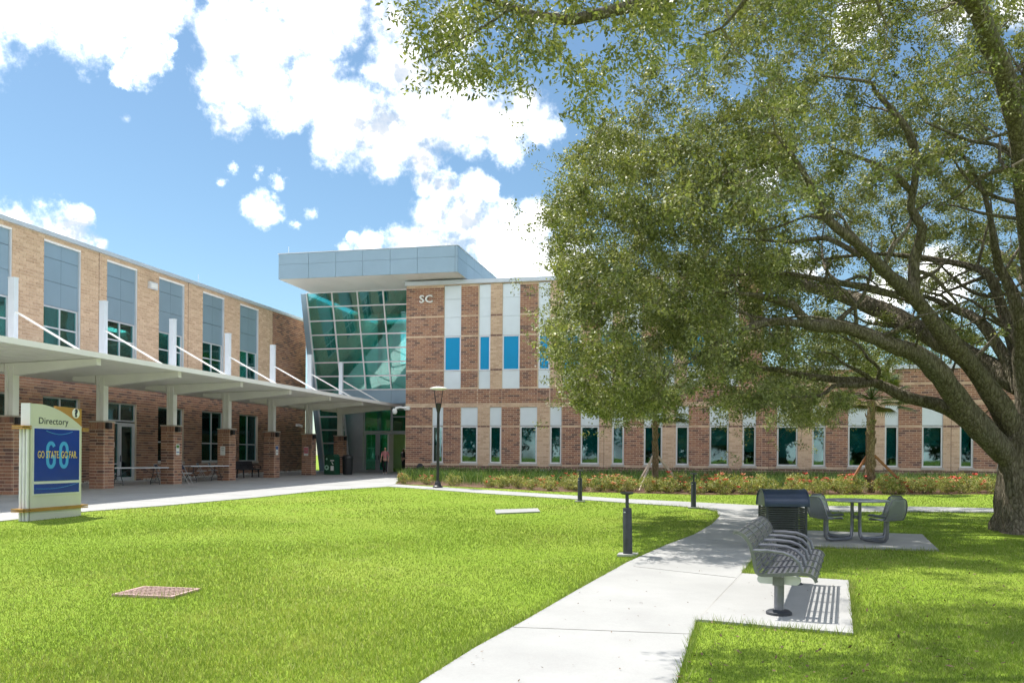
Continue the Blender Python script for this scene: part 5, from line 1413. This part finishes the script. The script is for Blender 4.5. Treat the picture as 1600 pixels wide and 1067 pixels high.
twigs = MB()
grow(clumps, skel_pts, skel_r, twigs)
def sprays(clumps, n_spray, spread, n_leaf, lspread, leaf, wid, twigs=None, flat=0.65, droop=0.0, tw=0.006):
    n = len(clumps)
    so = rng.normal(size=(n, n_spray, 3)) * spread; so[..., 2] *= flat
    sc = clumps[:, None, :] + so; sc[..., 2] -= droop * np.abs(rng.normal(size=(n, n_spray)))
    if twigs is not None:
        for i in range(n):
            for j in range(0, n_spray, 2):
                a, b = Vector(clumps[i]), Vector(sc[i, j]); m = a.lerp(b, 0.5) + Vector((0, 0, 0.04))
                twigs.tube([a, m, b], [tw, tw * 0.7, tw * 0.4], 3, cap=False)
    sc = sc.reshape(-1, 3); ax0 = np.repeat(unit(so.reshape(-1, 3)), n_leaf, 0)
    lo = rng.normal(size=(len(sc), n_leaf, 3)) * lspread; lo[..., 2] *= 0.8
    c = (sc[:, None, :] + lo).reshape(-1, 3)
    ax = ax0 * 0.7 + unit(rng.normal(size=c.shape)) * 0.9; ax[:, 2] -= 0.15
    return leaf_quads(c, ax, leaf, wid)
v1, f1 = sprays(clumps, 5, 0.17, 46, 0.085, 0.062, 0.034, twigs)
# broad filler leaves added inside each clump to block light and darken its hollows
v0, f0 = sprays(clumps, 1, 0.03, 19, 0.08, 0.10, 0.07)
tips = clumps[rng.integers(0, len(clumps), 1300)] + rng.normal(size=(1300, 3)) * np.array([0.6, 0.6, 0.5])
grow(tips, [tuple(c) for c in clumps], [0.012] * len(clumps), twigs, r0=0.010)
vt, ft = sprays(tips, 3, 0.10, 14, 0.06, 0.060, 0.030)
v0, f0 = np.vstack([v0, vt]), np.vstack([f0, ft + len(v0)])
v1, f1 = np.vstack([v1, v0]), np.vstack([f1, f0 + len(v1)])
FGP = [(622, -80), (628, 25), (650, 60), (672, 140), (700, 120), (748, 140), (790, 140), (828, 150), (836, 100), (880, 110), (893, 180), (925, 190), (945, 100), (990, 110), (1050, 120), (1110, 130), (1110, -80)]
N = 9000
fx, fy, fd = rng.uniform(610, 1115, N), rng.uniform(-80, 195, N), rng.uniform(7.2, 9.0, N)
okf = in_poly(fx, fy, FGP); fx, fy, fd = fx[okf], fy[okf], fd[okf]
lump = np.array([mnoise.noise(Vector((a * 0.016, b * 0.022, 3.3))) for a, b in zip(fx, fy)])
sel = lump > -0.10; fx, fy, fd = fx[sel][:330], fy[sel][:330], fd[sel][:330]
fgc = np.array([P(a, b, c) for a, b, c in zip(fx, fy, fd)])
grow(fgc, [tuple(p) for p in smooth_line(FG[3:], [.1] * 9, 0.12)[0]], [0.05] * len(smooth_line(FG[3:], [.1] * 9, 0.12)[0]), twigs, r0=0.010)
v2, f2 = sprays(fgc, 3, 0.085, 13, 0.05, 0.062, 0.026, None)
# nearer sprays hanging in the upper crown
N = 900
nx, ny, nd = rng.uniform(1040, 1560, N), rng.uniform(-420, 320, N), rng.uniform(8.8, 12.5, N)
lump = np.array([mnoise.noise(Vector((a * 0.011, b * 0.013, 9.1))) for a, b in zip(nx, ny)]); sel = (lump > 0.06) & ((ny < 140) | (nx < 1400))
sel &= rng.uniform(0, 1, N) < np.where(ny < 0, 0.95, 0.45)  # kept denser above the view, for more shadow on the lawn
ngc = np.array([P(a, b, c) for a, b, c in zip(nx[sel], ny[sel], nd[sel])])
grow(ngc, skel_pts, skel_r, twigs, r0=0.02)
hx, hy, hd_ = rng.uniform(790, 1040, 260), rng.uniform(-430, -60, 260), rng.uniform(9.6, 12.2, 260)  # unseen sprays above the view, added to shade the right lawn
hl = np.array([mnoise.noise(Vector((a * 0.013, b * 0.013, 4.4))) for a, b in zip(hx, hy)]) > -0.05
ngc = np.vstack([ngc, np.array([P(a, b, c) for a, b, c in zip(hx[hl], hy[hl], hd_[hl])])])
v3, f3 = sprays(ngc, 5, 0.17, 20, 0.08, 0.066, 0.030, twigs)
vv = np.vstack([v1, v2, v3]); ff = np.vstack([f1, f2 + len(v1), f3 + len(v1) + len(v2)])
print('oak leaves', len(ff), 'clumps', len(clumps))
wood.build('trunk', M['bark'], oak, True)
twigs.build('twigs', M['twig'], oak, True)
soup('crown', vv, ff, M['oak_leaf'], oak)
mb = MB()                                                # hanging moss
for px, py, d0, n in ((1000, 540, 14.6, 16), (1022, 552, 14.6, 14), (948, 520, 15.0, 7), (1045, 560, 15.0, 8)):
    for k in range(n):
        a = P(px + random.gauss(0, 6), py + random.gauss(0, 5), d0 + random.gauss(0, 0.1)); L = random.uniform(0.2, 0.6)
        mb.tube([a, a + Vector((random.gauss(0, .03), random.gauss(0, .03), -L * 0.5)), a + Vector((random.gauss(0, .05), random.gauss(0, .05), -L))], [0.004, 0.012, 0.002], 4, cap=False)
mb.build('moss', M['moss'], oak)

# ------------------------------------------------------------------ smaller trees
TREE_LEAF = [(0.0, (0.04, 0.07, 0.018)), (0.6, (0.08, 0.12, 0.03)), (1.0, (0.14, 0.17, 0.05))]
M['tree_leaf'] = mat_leaf('tree_leaf', TREE_LEAF, rough=0.55, trans=0.3, gloss=0.3)
M['pebble'] = mat_random('pale_pebble', [(0, (0.30, 0.28, 0.25)), (1, (0.62, 0.59, 0.54))], 0.8)
def small_tree(label, x, y, h, r_, n, leaf, z0=None, group=None):
    z0 = gz(y) if z0 is None else z0
    t = thing('background_tree', label, 'tree', (x, y, z0), group=group)
    mb = MB(); mb.tube([(0, 0, -0.1), (0.05, 0.02, h * 0.3), (-0.05, 0.05, h * 0.6), (0, 0, h * 0.9)], [r_ * 0.09, r_ * 0.07, r_ * 0.04, r_ * 0.01], 9)
    tips = []
    for k in range(9):
        a = 2 * math.pi * k / 9 + random.uniform(-.3, .3); zz = h * random.uniform(0.35, 0.7)
        e = Vector((math.cos(a) * r_ * 0.7, math.sin(a) * r_ * 0.7, min(h * 0.95, zz + r_ * 0.5))); tips.append(e)
        mb.tube([(0, 0, zz), (e.x * 0.5, e.y * 0.5, zz + r_ * 0.2), e], [r_ * 0.03, r_ * 0.02, r_ * 0.006], 6)
    mb.build('trunk', M['bark'], t, True)
    cl = unit(rng.normal(size=(n // 120, 3))) * (rng.uniform(0.25, 1.0, (n // 120, 1)) ** 0.5) * np.array([r_, r_, h * 0.34]) + np.array([0, 0, h * 0.66])
    v, f = sprays(cl, 6, r_ * 0.13, 20, r_ * 0.05, leaf, leaf * 0.5)
    soup('crown', v, f, M['tree_leaf'], t)
    return t
small_tree('leafy green tree rising above the low roof behind the oak trunk', XF(1470, 58), 58, 9.5, 3.6, 14000, 0.16, group='trees behind the hall')
small_tree('broad tree beyond the low roof seen through the oak crown', XF(1290, 60), 60, 10.5, 4.2, 16000, 0.17, group='trees behind the hall')
# trees across the lawn behind the photographer: only the windows show them
cl = []
for k in range(9):
    cx, cy = -48 + 14 * k + random.uniform(-2, 2), -34 + random.uniform(-4, 4); hh = random.uniform(10, 15)
    cl.append(unit(rng.normal(size=(150, 3))) * (rng.uniform(0.2, 1, (150, 1)) ** 0.5) * np.array([6.5, 5, hh * 0.45]) + np.array([cx, cy, hh * 0.55]))
v, f = sprays(np.vstack(cl), 5, 0.9, 12, 0.45, 0.7, 0.4)
tag(soup('treeline', v, f, M['tree_leaf']), kind='stuff')

# ------------------------------------------------------------------ cabbage palms with timber braces
M['palm_trunk'] = mat_bark('palm_trunk', (0.16, 0.115, 0.075), (0.46, 0.34, 0.22), 1.6)
M['palm_leaf'] = mat_leaf('palm_leaf', [(0, (0.05, 0.085, 0.02)), (0.6, (0.09, 0.14, 0.03)), (1, (0.17, 0.19, 0.06))], 0.45, 0.3, 0.5)
M['brace_pale'] = mat_plain('weathered_brace', (0.50, 0.40, 0.32), 0.85, vary=0.15, scale=5); M['brace'] = mat_plain('brown_brace', (0.30, 0.13, 0.06), 0.8, vary=0.15, scale=5)
def palm(base, h, r_, label, fronds, braces, bmat, lean=(0, 0)):
    t = thing('cabbage_palm', label, 'palm tree', base, group='young palms in the flower bed')
    mb = MB(); pts, rad = [], []
    for i in range(13):
        f = i / 12; pts.append((lean[0] * f * f, lean[1] * f, h * f - 0.05)); rad.append(r_ * (1.18 - 0.3 * f + 0.08 * math.sin(i * 2.1)))
    mb.tube(pts, rad, 14)
    for i in range(len(mb.v)):
        v = Vector(mb.v[i]); mb.v[i] = tuple(v + Vector((mnoise.noise(v * 9), mnoise.noise(v * 9 + Vector((5, 5, 5))), 0)) * r_ * 0.16)
    for i in range(46):                                   # old leaf boots
        f = random.uniform(0.1, 0.98); a = random.uniform(0, 6.28); c = Vector((lean[0] * f * f, lean[1] * f, h * f)); o_ = Vector((math.cos(a), math.sin(a), 0))
        mb.tube([c + o_ * r_ * 0.8, c + o_ * r_ * 1.2 + Vector((0, 0, 0.09)), c + o_ * r_ * 1.35 + Vector((0, 0, 0.2))], [0.035, 0.03, 0.012], 5)
    mb.build('trunk', M['palm_trunk'], t, True)
    top = Vector((lean[0], lean[1], h)); vs, fs = [], []; st = MB()
    for k in range(fronds):
        a = 2.4 * k; el = random.uniform(-0.25, 1.35); L = random.uniform(0.8, 1.15)
        dr = Vector((math.cos(a) * math.cos(el), math.sin(a) * math.cos(el), math.sin(el)))
        e = top + dr * L + Vector((0, 0, -0.12 * L)); st.tube([top, top + dr * L * 0.5 + Vector((0, 0, 0.06)), e], [0.018, 0.014, 0.009], 5)
        sd = dr.cross(Vector((0, 0, 1))).normalized(); up = sd.cross(dr)
        for j in range(27):
            b = -1.5 + 3.0 * j / 26; ld = (dr * math.cos(b) + sd * math.sin(b) - up * 0.12).normalized(); ll = 0.78 * (1 - 0.22 * abs(b))
            wv = ld.cross(up).normalized() * 0.026; tip = e + ld * ll + Vector((0, 0, -0.22 * ll)); md = e + ld * ll * 0.55
            o_ = len(vs); vs += [e - wv * 0.4, md - wv, tip, md + wv, e + wv * 0.4]; fs += [(o_, o_ + 1, o_ + 3, o_ + 4), (o_ + 1, o_ + 2, o_ + 3)]
    st.build('leaf_stalks', M['palm_leaf'], t, True)
    MB().add([tuple(v) for v in vs], fs).build('crown', M['palm_leaf'], t)
    for (dx, dy, hz_) in braces:
        MB().bar((dx, dy, 0.0), (lean[0] * 0.3 + r_ * 0.9 * (1 if dx > 0 else -1), 0, hz_), 0.05, 0.09).build('brace', M[bmat], t)
palm(G(1024, 764.5), 3.1, 0.115, 'palm with pale leaning timber brace in the flower bed left of the seats', 34, [(-0.5, -1.9, 1.35), (1.15, 0.5, 1.35), (-0.9, 1.2, 1.3)], 'brace_pale', (-0.05, 0))
palm(G(1359, 770), 3.6, 0.16, 'taller palm with brown timber braces behind the round table', 38, [(-1.0, -0.5, 1.4), (1.6, 0.3, 1.45), (0.3, 1.3, 1.3)], 'brace', (0.03, 0))

# ------------------------------------------------------------------ flower bed planting
M['shrub_leaf'] = mat_leaf('shrub_leaf', [(0, (0.17, 0.22, 0.05)), (0.5, (0.34, 0.37, 0.12)), (0.85, (0.48, 0.46, 0.2)), (1, (0.55, 0.36, 0.2))], 0.5, 0.3, 0.3, patch=2.0)
M['bloom_red'] = mat_random('coral_bloom', [(0, (0.62, 0.05, 0.04)), (1, (0.75, 0.16, 0.12))], 0.6); M['bloom_orange'] = mat_random('peach_bloom', [(0, (0.62, 0.20, 0.10)), (1, (0.66, 0.33, 0.20))], 0.6)
def bush_mesh(seed, n=42):
    cl = unit(rng.normal(size=(n, 3))) * (rng.uniform(0.3, 1, (n, 1)) ** 0.5) * np.array([0.52, 0.46, 0.30]) + np.array([0, 0, 0.32])
    v, f = sprays(cl, 3, 0.07, 12, 0.045, 0.062, 0.036); return v, f, cl
bush_data = []
for k in range(5):
    v, f, cl = bush_mesh(k); o = soup('foliage', v, f, M['shrub_leaf']); fd_ = o.data; bpy.data.objects.remove(o)
    st = MB()
    for c in cl[::3]: st.tube([(0, 0, 0), tuple(Vector(c) * 0.5), tuple(c)], [0.01, 0.007, 0.004], 4, cap=False)
    o = st.build('stems', M['twig']); sd_ = o.data; bpy.data.objects.remove(o)
    bl = []
    for mt, cnt in (('bloom_red', 8), ('bloom_orange', 10)):
        mb = MB()
        for q_ in range(cnt):
            c = Vector(unit(rng.normal(size=3)) * np.array([0.5, 0.45, 0.26]) + np.array([0, -0.05, 0.42])); s_ = random.uniform(0.055, 0.095)
            for w_ in range(6):
                a = w_ * math.pi / 3; u = Vector((math.cos(a), math.sin(a) * 0.7, 0.5)).normalized(); n_ = Vector((-math.sin(a), math.cos(a), 0.1))
                mb.add([tuple(c), tuple(c + u * s_ + n_ * s_ * 0.5), tuple(c + u * s_ * 1.5), tuple(c + u * s_ - n_ * s_ * 0.5)], [(0, 1, 2, 3)])
        o = mb.build('blossoms', M[mt]); bl.append(o.data); bpy.data.objects.remove(o)
    bush_data.append((fd_, sd_, bl))
front = [G(*p) for p in bed_px]
seg = [(a, b, (b - a).length) for a, b in zip(front[:-1], front[1:])]
tot = sum(s[2] for s in seg); u = 0.4; cnt = 0
ORD = [0, 0]
LB = {None: 'rose bush without blossoms', 0: 'rose bush with coral red blossoms', 1: 'rose bush with peach orange blossoms'}
def nth(k): return str(k) + ('th' if 10 < k % 100 < 14 else {1: 'st', 2: 'nd', 3: 'rd'}.get(k % 10, 'th'))
while u < tot - 0.5:
    q_ = u
    for a, b, L in seg:
        if q_ <= L: break
        q_ -= L
    p0 = a.lerp(b, q_ / L)
    for row in range(2):
        off = 0.6 + row * 1.05 + random.uniform(-0.15, 0.15)
        x, y = p0.x + random.uniform(-0.2, 0.2) + row * 0.4, p0.y + off
        pxn = to_px(np.array([[x, y, gz(y)]]))[0][0]
        if pxn < 760 and (row == 1 or random.random() < 0.45): continue
        if row == 1 and random.random() < 0.35: continue
        if any((Vector((x, y)) - Vector((c.x, c.y))).length < 0.4 for c in (G(1024, 764.5), G(1359, 770))): continue
        k = random.randrange(5); col = random.choice([None, 0, 0, 1, 1]) if pxn < 1180 or pxn > 1290 else random.choice([None, None, 0])
        s_ = random.uniform(0.8, 1.1) * (0.85 if pxn < 860 else 1.0)
        ORD[row] += 1
        t = thing('rose_bush', '%s, %s from the entrance, %s row' % (LB[col], nth(ORD[row]), ('front', 'rear')[row]), 'bush', (x, y, gz(y)), random.uniform(0, 6.28), 'rose bushes in the bed' if col is None else 'coral rose bushes in the bed' if col == 0 else 'peach rose bushes in the bed')
        t.scale = (s_, s_, s_ * random.uniform(0.9, 1.15))
        link('foliage', bush_data[k][0], t); link('stems', bush_data[k][1], t)
        if col is not None: link('blossoms', bush_data[k][2][col], t)
        cnt += 1
    u += 0.92
print('bushes', cnt)
def blade_soup(base, h, w_, lean, tri=True):
    n = len(base); a = rng.uniform(0, 2 * np.pi, n); sd = np.stack([np.cos(a), np.sin(a), np.zeros(n)], 1)
    b = rng.uniform(0, 2 * np.pi, n); ln = np.stack([np.cos(b), np.sin(b), np.zeros(n)], 1) * (h * lean * rng.uniform(0.2, 1.0, n))[:, None]
    hv = np.stack([np.zeros(n), np.zeros(n), h], 1)
    if tri:
        v = np.empty((n, 3, 3)); v[:, 0] = base - sd * w_[:, None] / 2; v[:, 1] = base + sd * w_[:, None] / 2; v[:, 2] = base + hv + ln
        return v.reshape(-1, 3), np.arange(n * 3).reshape(n, 3)
    v = np.empty((n, 4, 3)); m = base + hv * 0.6 + ln * 0.35
    v[:, 0] = base; v[:, 1] = m + sd * w_[:, None] / 2; v[:, 2] = base + hv * 0.92 + ln; v[:, 3] = m - sd * w_[:, None] / 2
    return v.reshape(-1, 3), np.arange(n * 4).reshape(n, 4)
M['liriope'] = mat_leaf('liriope_leaf', [(0, (0.05, 0.11, 0.025)), (0.6, (0.10, 0.20, 0.04)), (0.9, (0.2, 0.29, 0.08)), (1, (0.36, 0.38, 0.18))], 0.4, 0.25, 0.5, patch=0.8)
n = 34000
lx, ly = rng.uniform(-17.0, 32.0, n), rng.uniform(0, 1, n)
fx_ = np.array([p.x for p in front]); fy_ = np.array([p.y for p in front])
yf = np.interp(lx, fx_, fy_); ly = np.minimum(yf + 2.2 + ly * 4.8 + (lx < -8) * -1.2, 47.0)
nearw = rng.uniform(0, 1, n) < 0.35; ly[nearw] = rng.uniform(44.8, 46.9, nearw.sum())
okl = in_poly(lx, ly, bed_poly); lx, ly = lx[okl], ly[okl]; n = len(lx)
base = np.stack([lx, ly, SLOPE * ly], 1)
v, f = blade_soup(base, rng.uniform(0.38, 0.72, n), rng.uniform(0.018, 0.036, n), 0.55, tri=False)
tag(soup('liriope', v, f, M['liriope']), 'strappy green liriope behind the roses', kind='stuff')

# ------------------------------------------------------------------ lawn
M['grass'] = mat_leaf('grass_blade', [(0, (0.13, 0.205, 0.035)), (0.4, (0.24, 0.325, 0.062)), (0.75, (0.34, 0.415, 0.10)), (0.92, (0.47, 0.48, 0.20)), (1, (0.60, 0.55, 0.34))], 0.6, 0.32, 0.2, patch=0.45, mottle=0.42, dry=(0.44, 0.45, 0.15))
EXCL = [plaza_poly, path_poly, pad_poly, tpad_poly, bed_poly, flat(sp), flat([ga, gb, gc, gd]), flat([G(*q) for q in ((1150, 898), (1166, 898), (1100, 974), (1082, 972))])]
def lawn(n, d0, d1, hmin, hmax, wk):
    u = rng.uniform(0, 1, n); d = d0 * (d1 / d0) ** u                    # thinner with distance
    xc = rng.uniform(-0.72, 0.72, n) * d + rng.uniform(-1.0, 1.0, n)
    X, Y = xc * CY - d * SY, xc * SY + d * CY
    ok = np.ones(n, bool)
    for pl in EXCL: ok &= ~in_poly(X, Y, pl)
    ok &= np.hypot(X - ob.x, Y - ob.y) > 0.75
    X, Y, d = X[ok], Y[ok], d[ok]; m = len(X)
    base = np.stack([X, Y, SLOPE * np.clip(Y, -20, 60) - 0.005], 1)
    h = rng.uniform(hmin, hmax, m) * (1 + 0.25 * np.sin(X * 0.9 + np.sin(Y * 0.7) * 2))
    return blade_soup(base, h, wk * d ** 0.6 * rng.uniform(0.7, 1.3, m), 0.8)
va, fa = lawn(540000, 4.6, 20.0, 0.016, 0.044, 0.0024)
vb, fb = lawn(150000, 20.0, 44.0, 0.02, 0.045, 0.0030)
# longer tufts along the paving edges
def edge_tufts(poly, closed=True, n_per_m=420, dmax=26):
    pts = []
    for (x0, y0), (x1, y1) in zip(poly, poly[1:] + poly[:1]):
        L = math.hypot(x1 - x0, y1 - y0); dm = -((x0 + x1) / 2) * SY + (y0 + y1) / 2 * CY
        if dm > dmax or dm < 3: continue
        k = int(L * n_per_m * min(1, 10 / dm)); s_ = rng.uniform(0, 1, k)
        pts.append(np.stack([x0 + (x1 - x0) * s_, y0 + (y1 - y0) * s_], 1) + rng.normal(size=(k, 2)) * 0.035)
    return np.vstack(pts)
et = np.vstack([edge_tufts(path_poly), edge_tufts(pad_poly), edge_tufts(tpad_poly), edge_tufts(flat([ga, gb, gc, gd]), n_per_m=160)])
ok = np.ones(len(et), bool)
for pl in EXCL: ok &= ~in_poly(et[:, 0], et[:, 1], pl)
et = et[ok]; n = len(et); base = np.stack([et[:, 0], et[:, 1], SLOPE * et[:, 1] - 0.005], 1)
vc, fc = blade_soup(base, rng.uniform(0.045, 0.115, n), rng.uniform(0.004, 0.010, n), 0.7)
print('grass', len(fa), len(fb), len(fc))
tag(soup('grass', np.vstack([va, vb, vc]), np.vstack([fa, fb + len(va), fc + len(va) + len(vb)]), M['grass']), 'short green lawn grass', kind='stuff')
# pale pebbles along the foot of the left wing
pb = MB()
for k in range(700):
    y, x = random.uniform(27.5, 52.0), WX + 0.06 + abs(random.gauss(0, 0.28)); r_ = random.uniform(0.03, 0.075)
    if 33.1 < y < 35.3: continue
    c = Vector((x, y, gz(y) + 0.02 + r_ * 0.4)); vs = [c + Vector(q).normalized() * r_ * random.uniform(0.75, 1.2) for q in ((1, 0, 0), (0, 1, 0), (-1, 0, 0), (0, -1, 0), (0, 0, 0.7), (0, 0, -0.7))]
    pb.add([tuple(v) for v in vs], [(0, 1, 4), (1, 2, 4), (2, 3, 4), (3, 0, 4), (1, 0, 5), (2, 1, 5), (3, 2, 5), (0, 3, 5)])
tag(pb.build('pebbles', M['pebble']), 'pale pebbles along the wall foot', kind='stuff')
# dry leaves scattered over the concrete
M['litter'] = mat_random('dry_leaf', [(0, (0.06, 0.04, 0.025)), (1, (0.22, 0.15, 0.09))], 0.9)
n = 1500; d = 5.0 * 4.0 ** rng.uniform(0, 1, n); xc = rng.uniform(-0.2, 0.6, n) * d; X, Y = xc * CY - d * SY, xc * SY + d * CY
ok = in_poly(X, Y, path_poly) | in_poly(X, Y, pad_poly) | in_poly(X, Y, tpad_poly); X, Y = X[ok][:110], Y[ok][:110]
c = np.stack([X, Y, SLOPE * Y + 0.037], 1); ax = rng.normal(size=c.shape); ax[:, 2] *= 0.15
v, f = leaf_quads(c, ax, 0.026, 0.014, 3.0)
d = 5.5 * 4.0 ** rng.uniform(0, 1, 900); xc = rng.uniform(0.1, 0.7, 900) * d; X, Y = xc * CY - d * SY, xc * SY + d * CY
ok = np.ones(900, bool)
for pl in EXCL: ok &= ~in_poly(X, Y, pl)
c = np.stack([X[ok], Y[ok], SLOPE * Y[ok] + 0.04], 1); ax = rng.normal(size=c.shape); ax[:, 2] *= 0.3
v2_, f2_ = leaf_quads(c, ax, 0.045, 0.022, 2.0)
v, f = np.vstack([v, v2_]), np.vstack([f, f2_ + len(v)])
tag(soup('leaf_litter', v, f, M['litter']), kind='stuff')

# ------------------------------------------------------------------ buildings: move each Empty to the foot of its building
for o, base in ((wing, (WX, 36, 0.3)), (hall, (0, HY, 0.45)), (atrium, (-21, 53, 0.5)), (walk, (PX, 36, 0.36)), (oak, tuple(ob))):
    bv = Vector(base)
    for ch in o.children: ch.location = ch.location - bv
    o.location = bv
